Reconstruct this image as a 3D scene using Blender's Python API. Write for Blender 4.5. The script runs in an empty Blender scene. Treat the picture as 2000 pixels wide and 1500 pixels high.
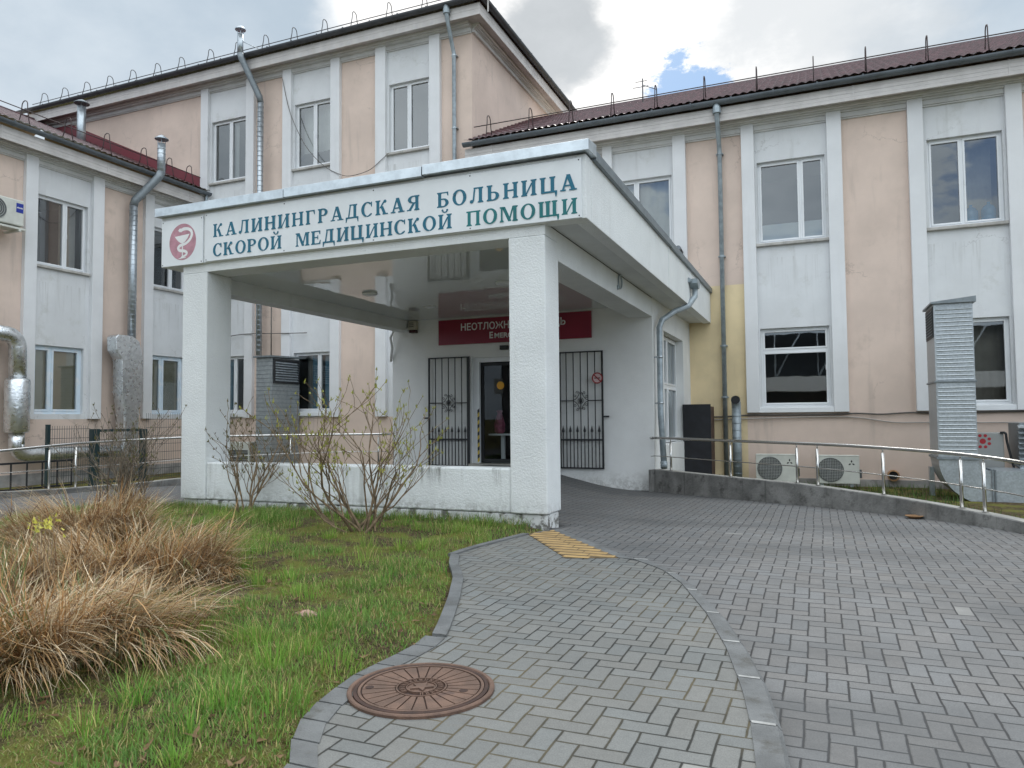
import bpy, math, random
import numpy as np
from mathutils import Vector, Matrix
random.seed(7); RNG = np.random.default_rng(11)
SC = bpy.context.scene
COL = SC.collection
R = math.radians

# ------------------------------------------------------------------ camera
def cam_setup():
    yaw, pitch, roll = R(22.66485), R(2.66798), R(-0.49260)
    cy, sy, cp, sp = math.cos(yaw), math.sin(yaw), math.cos(pitch), math.sin(pitch)
    fwd = Vector((-sy*cp, cy*cp, sp)); right = Vector((cy, sy, 0)); up = right.cross(fwd)
    cr, sr = math.cos(roll), math.sin(roll)
    r2 = right*cr + up*sr; u2 = up*cr - right*sr
    c = bpy.data.cameras.new('camera'); c.sensor_width = 36; c.lens = 36*1434.37/2000
    c.clip_start = 0.05; c.clip_end = 3000
    o = bpy.data.objects.new('camera', c); COL.objects.link(o)
    m = Matrix((( r2.x, u2.x, -fwd.x, 0), (r2.y, u2.y, -fwd.y, 0), (r2.z, u2.z, -fwd.z, 1.3), (0, 0, 0, 1)))
    o.matrix_world = m
    SC.camera = o
cam_setup()
SC.view_settings.view_transform = 'Standard'; SC.view_settings.look = 'None'
SC.view_settings.exposure = 0.42; SC.view_settings.gamma = 1
SC.cycles.max_bounces = 8; SC.cycles.transparent_max_bounces = 12; SC.cycles.caustics_reflective = False

# ------------------------------------------------------------------ node helper
class NT:
    def __init__(s, tree): s.t = tree; s.n = tree.nodes; s.l = tree.links
    def node(s, typ, **kw):
        n = s.n.new(typ)
        for k, v in kw.items(): setattr(n, k, v)
        return n
    def put(s, sock, v):
        if hasattr(v, 'is_output'): s.l.new(v, sock)
        else: sock.default_value = v
    def m(s, op, a, b=None, c=None, clamp=False):
        n = s.n.new('ShaderNodeMath'); n.operation = op; n.use_clamp = clamp
        s.put(n.inputs[0], a)
        if b is not None: s.put(n.inputs[1], b)
        if c is not None: s.put(n.inputs[2], c)
        return n.outputs[0]
    def vm(s, op, a, b=None):
        n = s.n.new('ShaderNodeVectorMath'); n.operation = op
        s.put(n.inputs[0], a)
        if b is not None: s.put(n.inputs[1], b)
        return n.outputs['Value'] if op in ('DOT_PRODUCT', 'LENGTH') else n.outputs[0]
    def scale(s, a, f):
        n = s.n.new('ShaderNodeVectorMath'); n.operation = 'SCALE'; s.put(n.inputs[0], a); s.put(n.inputs['Scale'], f); return n.outputs[0]
    def noise(s, vec, scale, detail=4, rough=0.55, out='Fac'):
        n = s.n.new('ShaderNodeTexNoise'); s.put(n.inputs['Vector'], vec); s.put(n.inputs['Scale'], scale)
        n.inputs['Detail'].default_value = detail; n.inputs['Roughness'].default_value = rough
        return n.outputs[out]
    def mix(s, fac, a, b, typ='MIX'):
        n = s.n.new('ShaderNodeMix'); n.data_type = 'RGBA'; n.blend_type = typ; n.clamp_factor = True
        s.put(n.inputs[0], fac); s.put(n.inputs[6], a if hasattr(a, 'is_output') else c4(a)); s.put(n.inputs[7], b if hasattr(b, 'is_output') else c4(b))
        return n.outputs[2]
    def ss(s, x, a, b):                       # smoothstep
        n = s.n.new('ShaderNodeMapRange'); n.interpolation_type = 'SMOOTHSTEP'
        s.put(n.inputs[0], x); n.inputs[1].default_value = a; n.inputs[2].default_value = b
        return n.outputs[0]
    def xyz(s, v):
        n = s.n.new('ShaderNodeSeparateXYZ'); s.put(n.inputs[0], v); return n.outputs
    def comb(s, x, y, z):
        n = s.n.new('ShaderNodeCombineXYZ'); s.put(n.inputs[0], x); s.put(n.inputs[1], y); s.put(n.inputs[2], z); return n.outputs[0]
def c4(c): return (c[0], c[1], c[2], 1.0) if len(c) == 3 else c

# ------------------------------------------------------------------ world: broken cloud over a pale sky
SUN_AZ, SUN_EL = -20.0, 44.0
def sundir(az, el): return Vector((math.sin(R(az))*math.cos(R(el)), math.cos(R(az))*math.cos(R(el)), math.sin(R(el))))
def build_world():
    w = bpy.data.worlds.new('World'); SC.world = w; w.use_nodes = True
    t = NT(w.node_tree); w.node_tree.nodes.clear()
    tc = t.node('ShaderNodeTexCoord').outputs['Generated']
    sky = t.node('ShaderNodeTexSky', sky_type='NISHITA', sun_disc=False)
    sky.sun_elevation = R(SUN_EL); sky.sun_rotation = R(SUN_AZ) % (2*math.pi)
    x, y, z = t.xyz(tc)
    zz = t.m('ADD', t.m('MAXIMUM', z, 0.0), 0.32)
    flat = t.comb(t.m('DIVIDE', x, zz), t.m('DIVIDE', y, zz), 0.0)   # clouds lie in a layer overhead
    wob = t.noise(flat, 3.0, 3, 0.6, 'Color')
    dd = t.vm('ADD', tc, t.scale(t.vm('SUBTRACT', wob, (0.5, 0.5, 0.5)), 0.10))
    dd = t.vm('NORMALIZE', dd)
    n1 = t.noise(flat, 1.7, 7, 0.58); n2 = t.noise(t.vm('ADD', flat, (5.2, 1.3, 0.7)), 3.4, 7, 0.6)
    n3 = t.noise(t.vm('ADD', flat, (1.7, 8.3, 2.7)), 9.0, 6, 0.62)
    n4 = t.noise(t.vm('ADD', flat, (3.1, 4.9, 1.1)), 14.0, 7, 0.7)
    def g(d, k):
        d = Vector(d).normalized()
        return t.m('EXPONENT', t.m('MULTIPLY', t.m('SUBTRACT', t.vm('DOT_PRODUCT', dd, tuple(d)), 1.0), k))
    base = t.mix(t.ss(n1, 0.33, 0.68), (0.38, 0.455, 0.53), (0.55, 0.61, 0.665))
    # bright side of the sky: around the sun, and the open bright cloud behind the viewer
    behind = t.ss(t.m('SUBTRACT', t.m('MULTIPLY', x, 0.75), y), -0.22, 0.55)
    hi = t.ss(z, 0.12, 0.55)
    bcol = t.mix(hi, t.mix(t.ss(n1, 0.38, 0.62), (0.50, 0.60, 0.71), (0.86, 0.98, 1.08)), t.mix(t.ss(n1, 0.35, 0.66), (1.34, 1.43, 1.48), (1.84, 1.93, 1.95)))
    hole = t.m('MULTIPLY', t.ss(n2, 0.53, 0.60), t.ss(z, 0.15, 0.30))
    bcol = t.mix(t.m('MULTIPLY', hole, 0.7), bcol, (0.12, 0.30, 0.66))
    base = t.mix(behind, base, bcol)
    zen = t.ss(z, 0.60, 0.92)
    base = t.mix(zen, base, (1.40, 1.50, 1.58))
    wsum = t.m('ADD', g((-0.171, 0.868, 0.466), 16.0), t.m('ADD', g((-0.40, 0.755, 0.53), 170.0), g((-0.25, 0.77, 0.60), 40.0)))
    wsum = t.m('ADD', wsum, t.m('MULTIPLY', t.m('SUBTRACT', n2, 0.5), 1.0))
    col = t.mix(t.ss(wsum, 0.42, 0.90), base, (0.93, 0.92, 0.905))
    dk = t.m('ADD', t.m('MULTIPLY', g((-0.287, 0.838, 0.464), 330.0), 1.15), t.m('MULTIPLY', t.m('SUBTRACT', n3, 0.5), 0.9))
    col = t.mix(t.m('MULTIPLY', t.ss(dk, 0.30, 0.75), 0.9), col, t.mix(n3, (0.33, 0.36, 0.385), (0.50, 0.53, 0.555)))
    dk2 = t.m('ADD', g((0.02, 0.885, 0.47), 60.0), t.m('MULTIPLY', t.m('SUBTRACT', n3, 0.5), 1.0))
    col = t.mix(t.m('MULTIPLY', t.ss(dk2, 0.35, 0.95), 0.7), col, (0.50, 0.535, 0.565))
    bl = t.m('ADD', t.m('ADD', g((-0.150, 0.897, 0.408), 800.0), t.m('MULTIPLY', g((-0.105, 0.903, 0.405), 1300.0), 0.8)), t.m('MULTIPLY', t.m('SUBTRACT', n4, 0.5), 2.6))
    skyc = t.mix(0.75, t.scale(sky.outputs[0], 0.1), (0.23, 0.40, 0.64))
    col = t.mix(t.ss(bl, 0.62, 0.98), col, skyc)
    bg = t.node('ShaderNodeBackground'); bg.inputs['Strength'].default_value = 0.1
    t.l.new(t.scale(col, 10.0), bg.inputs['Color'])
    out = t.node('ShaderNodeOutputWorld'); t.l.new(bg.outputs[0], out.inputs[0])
build_world()
sl = bpy.data.lights.new('sun', 'SUN'); sl.energy = 1.0; sl.angle = R(18); sl.color = (1.0, 0.96, 0.9)
so = bpy.data.objects.new('sun', sl); COL.objects.link(so)
so.rotation_euler = (-sundir(SUN_AZ, SUN_EL)).to_track_quat('-Z', 'Y').to_euler(); so.location = (0, 0, 40)

# ------------------------------------------------------------------ materials
MATS = {}
def mat(name, col, rough=0.7, metal=0.0, var=0.06, vscale=1.2, bump=0.0, bscale=60.0, spec=0.5, dirt=None, dirt_z=None, col2=None, streak=None, coat=0.0, drip=None, sills=None, crack=None):
    """plain procedural surface: broad colour variation, fine bump, optional stains"""
    if name in MATS: return MATS[name]
    m = bpy.data.materials.new(name); m.use_nodes = True; MATS[name] = m
    t = NT(m.node_tree); b = m.node_tree.nodes['Principled BSDF']
    tc = t.node('ShaderNodeTexCoord').outputs['Object']
    n = t.noise(tc, vscale, 5, 0.6)
    dark = tuple(c*(1-var*2.2) for c in col); lite = tuple(min(1, c*(1+var)) for c in col)
    c = t.mix(t.ss(n, 0.3, 0.7), dark, lite)
    if col2 is not None:
        c = t.mix(t.ss(t.noise(tc, vscale*3.1, 6, 0.65), 0.48, 0.62), c, col2)
    if dirt is not None:
        dcol, lo, hi, sc = dirt
        c = t.mix(t.ss(t.noise(tc, sc, 8, 0.68), lo, hi), c, dcol)
    if dirt_z is not None:                    # splash stains with a ragged upper edge
        dcol, z0, z1, amt = dirt_z
        z = t.xyz(tc)[2]
        k = t.m('ADD', z, t.m('MULTIPLY', t.m('SUBTRACT', t.noise(tc, 5.0, 7, 0.7), 0.5), 0.8*(z1-z0)))
        msk = t.m('MULTIPLY', t.m('SUBTRACT', 1.0, t.ss(k, z0, z1)), t.ss(t.noise(tc, 14.0, 6, 0.7), 0.38, 0.6))
        c = t.mix(t.m('MULTIPLY', msk, amt), c, dcol)
    if streak is not None:                    # rain streaks: noise stretched along z
        scol, amt, sx = streak
        v = t.vm('MULTIPLY', tc, (sx, sx, 0.35))
        c = t.mix(t.m('MULTIPLY', t.ss(t.noise(v, 1.0, 4, 0.6), 0.56, 0.74), amt), c, scol)
    if sills is not None:                     # rain run-off under each row of sills
        scol, amt, zs = sills; x_, y_, z_ = t.xyz(tc); m_ = None
        for z0 in zs:
            k = t.m('MULTIPLY', t.ss(z_, z0-1.3, z0), t.m('LESS_THAN', z_, z0))
            m_ = k if m_ is None else t.m('MAXIMUM', m_, k)
        h_ = t.m('ADD', x_, y_)
        lin = t.ss(t.noise(t.comb(t.m('MULTIPLY', h_, 11.0), 0.0, t.m('MULTIPLY', z_, 0.5)), 1.0, 5, 0.65), 0.50, 0.72)
        c = t.mix(t.m('MULTIPLY', t.m('MULTIPLY', m_, lin), amt), c, scol)
    if crack is not None:                     # hairline cracks, here and there
        v_ = t.node('ShaderNodeTexVoronoi', feature='DISTANCE_TO_EDGE'); v_.inputs['Scale'].default_value = 0.55
        t.l.new(t.vm('ADD', tc, t.scale(t.noise(tc, 3.0, 5, 0.7, 'Color'), 0.5)), v_.inputs['Vector'])
        line = t.m('SUBTRACT', 1.0, t.ss(v_.outputs['Distance'], 0.0, 0.006))
        c = t.mix(t.m('MULTIPLY', t.m('MULTIPLY', line, t.ss(t.noise(tc, 0.45, 2, 0.5), 0.5, 0.62)), 0.6), c, crack)
    if drip is not None:                      # run-off marks below an upper edge, in narrow groups
        dcol, z0, z1, amt = drip
        x_, y_, z_ = t.xyz(tc)
        grp = t.ss(t.noise(t.comb(t.m('MULTIPLY', x_, 1.3), y_, 0.0), 1.0, 2, 0.5), 0.48, 0.60)
        lin = t.ss(t.noise(t.comb(t.m('MULTIPLY', x_, 16.0), y_, t.m('MULTIPLY', z_, 1.4)), 1.0, 5, 0.65), 0.42, 0.62)
        c = t.mix(t.m('MULTIPLY', t.m('MULTIPLY', grp, lin), t.m('MULTIPLY', t.ss(z_, z0, z1), amt)), c, dcol)
    t.l.new(c, b.inputs['Base Color'])
    rr = t.m('ADD', rough-0.06, t.m('MULTIPLY', n, 0.12))
    t.l.new(rr, b.inputs['Roughness'])
    b.inputs['Metallic'].default_value = metal
    b.inputs['Specular IOR Level'].default_value = spec
    b.inputs['Coat Weight'].default_value = coat
    if bump:
        bn = t.node('ShaderNodeBump'); bn.inputs['Strength'].default_value = bump; bn.inputs['Distance'].default_value = 0.01
        t.l.new(t.noise(tc, bscale, 4, 0.6), bn.inputs['Height']); t.l.new(bn.outputs[0], b.inputs['Normal'])
    return m
PEACH = mat('peach_stucco', (0.70, 0.565, 0.485), 0.85, var=0.05, vscale=0.7, bump=0.25, bscale=90, crack=(0.33, 0.26, 0.22), dirt=((0.58, 0.47, 0.40), 0.54, 0.72, 1.3), streak=((0.46, 0.38, 0.33), 0.5, 3.0))
WHITEW = mat('white_stucco', (0.70, 0.715, 0.73), 0.85, var=0.035, vscale=0.8, bump=0.2, bscale=90, sills=((0.40, 0.40, 0.385), 0.55, (5.40, 9.20)), crack=(0.4, 0.4, 0.4), streak=((0.50, 0.505, 0.50), 0.5, 3.5), dirt=((0.60, 0.61, 0.605), 0.54, 0.7, 1.5))
PILW = mat('pilaster_white', (0.74, 0.75, 0.765), 0.8, var=0.03, vscale=0.9, bump=0.12, bscale=90, streak=((0.58, 0.58, 0.57), 0.25, 4.0))
TRIM = mat('moulding_paint', (0.63, 0.63, 0.62), 0.8, var=0.06, bump=0.15, streak=((0.42, 0.41, 0.39), 0.3, 3.0))
SOFF = mat('soffit_boards', (0.50, 0.47, 0.455), 0.7, var=0.08, vscale=2)
FASC = mat('fascia_boards', (0.60, 0.575, 0.56), 0.65, var=0.06, vscale=2, streak=((0.42, 0.4, 0.38), 0.3, 2.0))
YELLOW = mat('yellow_patch', (0.78, 0.64, 0.40), 0.85, var=0.05, vscale=1.1, bump=0.2, bscale=80, streak=((0.52, 0.42, 0.27), 0.5, 3.0))
PLINTHG = mat('grey_plinth', (0.34, 0.33, 0.32), 0.9, var=0.15, vscale=2.5, bump=0.5, bscale=40, dirt=((0.15, 0.14, 0.13), 0.58, 0.7, 3.0))
PORT = mat('portico_stucco', (0.76, 0.785, 0.79), 0.82, var=0.035, vscale=1.0, bump=1.0, bscale=48, streak=((0.60, 0.61, 0.6), 0.25, 5.0), dirt_z=((0.20, 0.19, 0.17), -0.15, 0.42, 0.75))
PARAP = mat('parapet_stucco', (0.76, 0.785, 0.79), 0.82, var=0.04, vscale=1.0, bump=1.0, bscale=48, streak=((0.24, 0.24, 0.21), 0.5, 5.0), dirt_z=((0.15, 0.14, 0.12), -0.05, 0.42, 0.85), drip=((0.10, 0.10, 0.085), 0.40, 0.72, 0.8))
PLINTH = mat('portico_plinth', (0.68, 0.69, 0.69), 0.85, var=0.08, vscale=3, bump=0.8, bscale=60, dirt=((0.15, 0.145, 0.13), 0.485, 0.60, 8.0))
VEST = mat('vestibule_stucco', (0.79, 0.80, 0.795), 0.8, var=0.03, bump=0.4, bscale=80, dirt_z=((0.3, 0.29, 0.27), -0.2, 0.35, 0.6))
SOFF2 = mat('overhang_underside', (0.66, 0.68, 0.68), 0.75, var=0.05, bump=0.2)
PVC = mat('white_plastic', (0.78, 0.80, 0.82), 0.35, var=0.02)
PVCB = mat('white_plastic_filmed', (0.66, 0.77, 0.86), 0.35, var=0.02, col2=(0.74, 0.79, 0.84))
DKMET = mat('dark_iron', (0.02, 0.022, 0.025), 0.5, var=0.1, spec=0.4)
GUTTER = mat('grey_gutter', (0.13, 0.15, 0.17), 0.45, 0.2, var=0.1, vscale=3)
GUTTERD = mat('dark_gutter', (0.075, 0.08, 0.09), 0.45, 0.1, var=0.12, vscale=3)
GUARD = mat('snow_guard_brown', (0.06, 0.04, 0.04), 0.6, var=0.1)
GUARDG = mat('snow_guard_grey', (0.09, 0.09, 0.095), 0.6, var=0.1)
ROOFM = mat('maroon_roof_tiles', (0.105, 0.048, 0.055), 0.27, 0.0, var=0.2, vscale=5, spec=0.8, dirt=((0.07, 0.05, 0.05), 0.5, 0.7, 9.0))
FLASH = mat('maroon_flashing', (0.16, 0.018, 0.03), 0.45, 0.0, var=0.08)
DPIPE = mat('grey_downpipe', (0.33, 0.385, 0.42), 0.42, 0.3, var=0.12, vscale=6)
INOX = mat('stainless_tube', (0.62, 0.61, 0.59), 0.18, 1.0, var=0.03)
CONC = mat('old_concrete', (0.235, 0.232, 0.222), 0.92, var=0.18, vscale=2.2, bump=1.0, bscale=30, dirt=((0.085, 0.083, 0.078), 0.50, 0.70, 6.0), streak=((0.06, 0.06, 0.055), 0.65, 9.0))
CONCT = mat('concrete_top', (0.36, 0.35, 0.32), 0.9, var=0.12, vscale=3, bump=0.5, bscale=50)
KERB = mat('kerb_concrete', (0.155, 0.160, 0.161), 0.9, var=0.12, vscale=4, bump=0.8, bscale=90, dirt=((0.09, 0.088, 0.08), 0.52, 0.72, 6.0))
KERBJ = mat('kerb_mortar', (0.36, 0.36, 0.35), 0.9, var=0.1, vscale=20)
ACW = mat('ac_casing', (0.60, 0.61, 0.56), 0.5, var=0.05, vscale=3)
ACD = mat('ac_grille', (0.10, 0.11, 0.115), 0.5, var=0.1)
BLACKP = mat('black_plastic', (0.012, 0.013, 0.016), 0.45)
CABM = mat('blackened_sheet_metal', (0.012, 0.013, 0.018), 0.42, var=0.2, vscale=4, dirt=((0.22, 0.17, 0.14), 0.70, 0.74, 9.0))
CABR = mat('rusty_sheet_metal', (0.10, 0.06, 0.045), 0.7, var=0.25, vscale=6)
TEAL = mat('teal_paint', (0.003, 0.125, 0.20), 0.5, var=0.06)
TEALG = mat('green_teal_paint', (0.003, 0.155, 0.165), 0.5, var=0.08)
SIGNW = mat('sign_panel', (0.74, 0.77, 0.79), 0.38, var=0.03, vscale=1.5)
PINK = mat('faded_red_print', (0.48, 0.24, 0.29), 0.5, var=0.1, vscale=9)
REDS = mat('crimson_board', (0.23, 0.005, 0.032), 0.35, var=0.05)
WHITEL = mat('white_lettering', (0.80, 0.80, 0.80), 0.5)
ZINC = mat('coping_zinc', (0.62, 0.68, 0.72), 0.38, 0.75, var=0.08, vscale=6, dirt=((0.10, 0.10, 0.10), 0.71, 0.74, 24.0))
RUST = mat('rusty_cast_iron', (0.150, 0.088, 0.062), 0.72, 0.1, var=0.16, vscale=7, bump=0.5, bscale=150, dirt=((0.085, 0.05, 0.04), 0.55, 0.7, 9.0))
RUSTD = mat('rusty_iron_groove', (0.05, 0.024, 0.017), 0.85, var=0.2, vscale=12)
BLUEL = mat('blue_label', (0.01, 0.03, 0.30), 0.4)
ROOM = mat('room_walls', (0.30, 0.29, 0.27), 0.9)
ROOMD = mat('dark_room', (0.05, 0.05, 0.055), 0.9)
ROOMT = mat('tan_room', (0.40, 0.34, 0.24), 0.9)
CURT = mat('pale_curtain', (0.62, 0.62, 0.58), 0.9, var=0.05, vscale=2)
CURTB = mat('blue_curtain', (0.16, 0.34, 0.47), 0.9, var=0.1, vscale=2)
CURTT = mat('taupe_curtain', (0.42, 0.38, 0.33), 0.9, var=0.08, vscale=2)
FILM = mat('frosted_film', (0.62, 0.67, 0.70), 0.6, var=0.03)
BLIND = mat('cream_blind', (0.60, 0.53, 0.36), 0.8, var=0.04)
SILL = mat('sill_plaster', (0.46, 0.445, 0.42), 0.8, var=0.1, vscale=5, streak=((0.2, 0.19, 0.18), 0.5, 7.0))
WIRE = mat('grey_cable', (0.12, 0.11, 0.10), 0.6)
BOTT = mat('blue_bottle_plastic', (0.06, 0.30, 0.55), 0.15, var=0.04)
FENCEG = mat('dark_green_coating', (0.012, 0.035, 0.04), 0.45, var=0.08)
BARK = mat('twig_bark', (0.23, 0.165, 0.10), 0.9, var=0.25, vscale=14, bump=0.4, bscale=120)
BARKG = mat('grey_twig_bark', (0.21, 0.17, 0.13), 0.9, var=0.25, vscale=14)
CLAY = mat('reddish_stone', (0.40, 0.25, 0.20), 0.85, var=0.15, vscale=9, bump=0.6)
CLAYP = mat('clay_pipe', (0.42, 0.24, 0.12), 0.8, var=0.15, vscale=9)
RUBR = mat('red_print', (0.42, 0.02, 0.03), 0.5)
TAPEY = mat('yellow_tape', (0.62, 0.46, 0.07), 0.5)
ORANGE = mat('yellow_sticker', (0.75, 0.36, 0.02), 0.5)
FLUO = bpy.data.materials.new('lit_tube'); FLUO.use_nodes = True
FLUO.node_tree.nodes['Principled BSDF'].inputs['Emission Color'].default_value = (1, 0.97, 0.86, 1)
FLUO.node_tree.nodes['Principled BSDF'].inputs['Emission Strength'].default_value = 2.5

def mat_glass(extra=0.13, k=1.0, name='window_glass'):
    m = bpy.data.materials.new(name); m.use_nodes = True
    t = NT(m.node_tree); m.node_tree.nodes.clear()
    tc = t.node('ShaderNodeTexCoord').outputs['Object']
    fr = t.node('ShaderNodeFresnel'); fr.inputs['IOR'].default_value = 1.5
    bn = t.node('ShaderNodeBump'); bn.inputs['Strength'].default_value = 0.06; bn.inputs['Distance'].default_value = 0.01
    t.l.new(t.noise(tc, 1.6, 2, 0.5), bn.inputs['Height'])
    gl = t.node('ShaderNodeBsdfGlossy'); gl.inputs['Roughness'].default_value = 0.015; gl.inputs['Color'].default_value = (0.93, 0.97, 1, 1)
    t.l.new(bn.outputs[0], gl.inputs['Normal'])
    tr = t.node('ShaderNodeBsdfTransparent'); tr.inputs['Color'].default_value = (0.80, 0.84, 0.84, 1)
    mx = t.node('ShaderNodeMixShader')
    t.l.new(t.m('ADD', t.m('MULTIPLY', fr.outputs[0], k), extra, clamp=True), mx.inputs[0])
    t.l.new(tr.outputs[0], mx.inputs[1]); t.l.new(gl.outputs[0], mx.inputs[2])
    o = t.node('ShaderNodeOutputMaterial'); t.l.new(mx.outputs[0], o.inputs[0])
    return m
GLASS = mat_glass()
CLEAR = mat_glass(0.0, 0.7, 'clear_glass')

def mat_galv(name, col, rough, crinkle=0.0, spangle=14.0, ribs=0.0, metal=0.85):
    m = bpy.data.materials.new(name); m.use_nodes = True; t = NT(m.node_tree); b = m.node_tree.nodes['Principled BSDF']
    tc = t.node('ShaderNodeTexCoord').outputs['Object']
    v = t.node('ShaderNodeTexVoronoi'); v.inputs['Scale'].default_value = spangle; t.l.new(tc, v.inputs['Vector'])
    n = t.noise(tc, 2.5, 5, 0.6)
    k = t.m('ADD', t.m('MULTIPLY', t.xyz(v.outputs['Color'])[0], 0.5), t.m('MULTIPLY', n, 0.5))
    t.l.new(t.mix(k, tuple(c*0.72 for c in col), tuple(min(1, c*1.2) for c in col)), b.inputs['Base Color'])
    t.l.new(t.m('ADD', rough-0.08, t.m('MULTIPLY', k, 0.16)), b.inputs['Roughness'])
    b.inputs['Metallic'].default_value = metal
    h = None
    if crinkle:
        v2 = t.node('ShaderNodeTexVoronoi'); v2.inputs['Scale'].default_value = 15.0; t.l.new(t.vm('ADD', tc, t.scale(t.noise(tc, 9.0, 3, 0.6, 'Color'), 0.12)), v2.inputs['Vector'])
        bn = t.node('ShaderNodeBump'); bn.inputs['Strength'].default_value = crinkle; bn.inputs['Distance'].default_value = 0.012
        t.l.new(t.m('ADD', v2.outputs['Distance'], t.m('MULTIPLY', t.noise(tc, 40, 4, 0.6), 0.5)), bn.inputs['Height']); t.l.new(bn.outputs[0], b.inputs['Normal'])
    elif ribs == 0:
        bn = t.node('ShaderNodeBump'); bn.inputs['Strength'].default_value = 0.12; bn.inputs['Distance'].default_value = 0.01
        t.l.new(t.noise(tc, 5.0, 3, 0.5), bn.inputs['Height']); t.l.new(bn.outputs[0], b.inputs['Normal'])
    MATS[name] = m; return m
GALV = mat_galv('galvanised_sheet', (0.43, 0.47, 0.50), 0.42, spangle=40.0, metal=0.6)
GALVD = mat_galv('weathered_galvanised_sheet', (0.22, 0.25, 0.27), 0.5, metal=0.4)
GALVM = mat_galv('painted_galvanised_casing', (0.30, 0.33, 0.345), 0.5, metal=0.25)
GALVP = mat_galv('galvanised_pipe', (0.45, 0.50, 0.54), 0.35, metal=0.75)
FOIL = mat_galv('crinkled_foil', (0.72, 0.75, 0.77), 0.30, crinkle=0.35, metal=0.9)

def mat_ceiling():
    m = bpy.data.materials.new('glossy_ceiling_film'); m.use_nodes = True; t = NT(m.node_tree); b = m.node_tree.nodes['Principled BSDF']
    tc = t.node('ShaderNodeTexCoord').outputs['Object']
    b.inputs['Base Color'].default_value = (0.64, 0.67, 0.66, 1); b.inputs['Roughness'].default_value = 0.01
    b.inputs['Specular IOR Level'].default_value = 0.8; b.inputs['IOR'].default_value = 2.0
    bn = t.node('ShaderNodeBump'); bn.inputs['Strength'].default_value = 0.10; bn.inputs['Distance'].default_value = 0.02
    x, yy, zz_ = t.xyz(tc)
    seam = t.m('LESS_THAN', t.m('PINGPONG', x, 0.125), 0.004)
    h = t.m('SUBTRACT', t.m('MULTIPLY', t.noise(tc, 2.2, 2, 0.5), t.m('SUBTRACT', 1.0, t.ss(yy, 9.5, 12.2))), t.m('MULTIPLY', seam, 0.05))
    t.l.new(h, bn.inputs['Height']); t.l.new(bn.outputs[0], b.inputs['Normal'])
    return m
CEIL = mat_ceiling()

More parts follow.
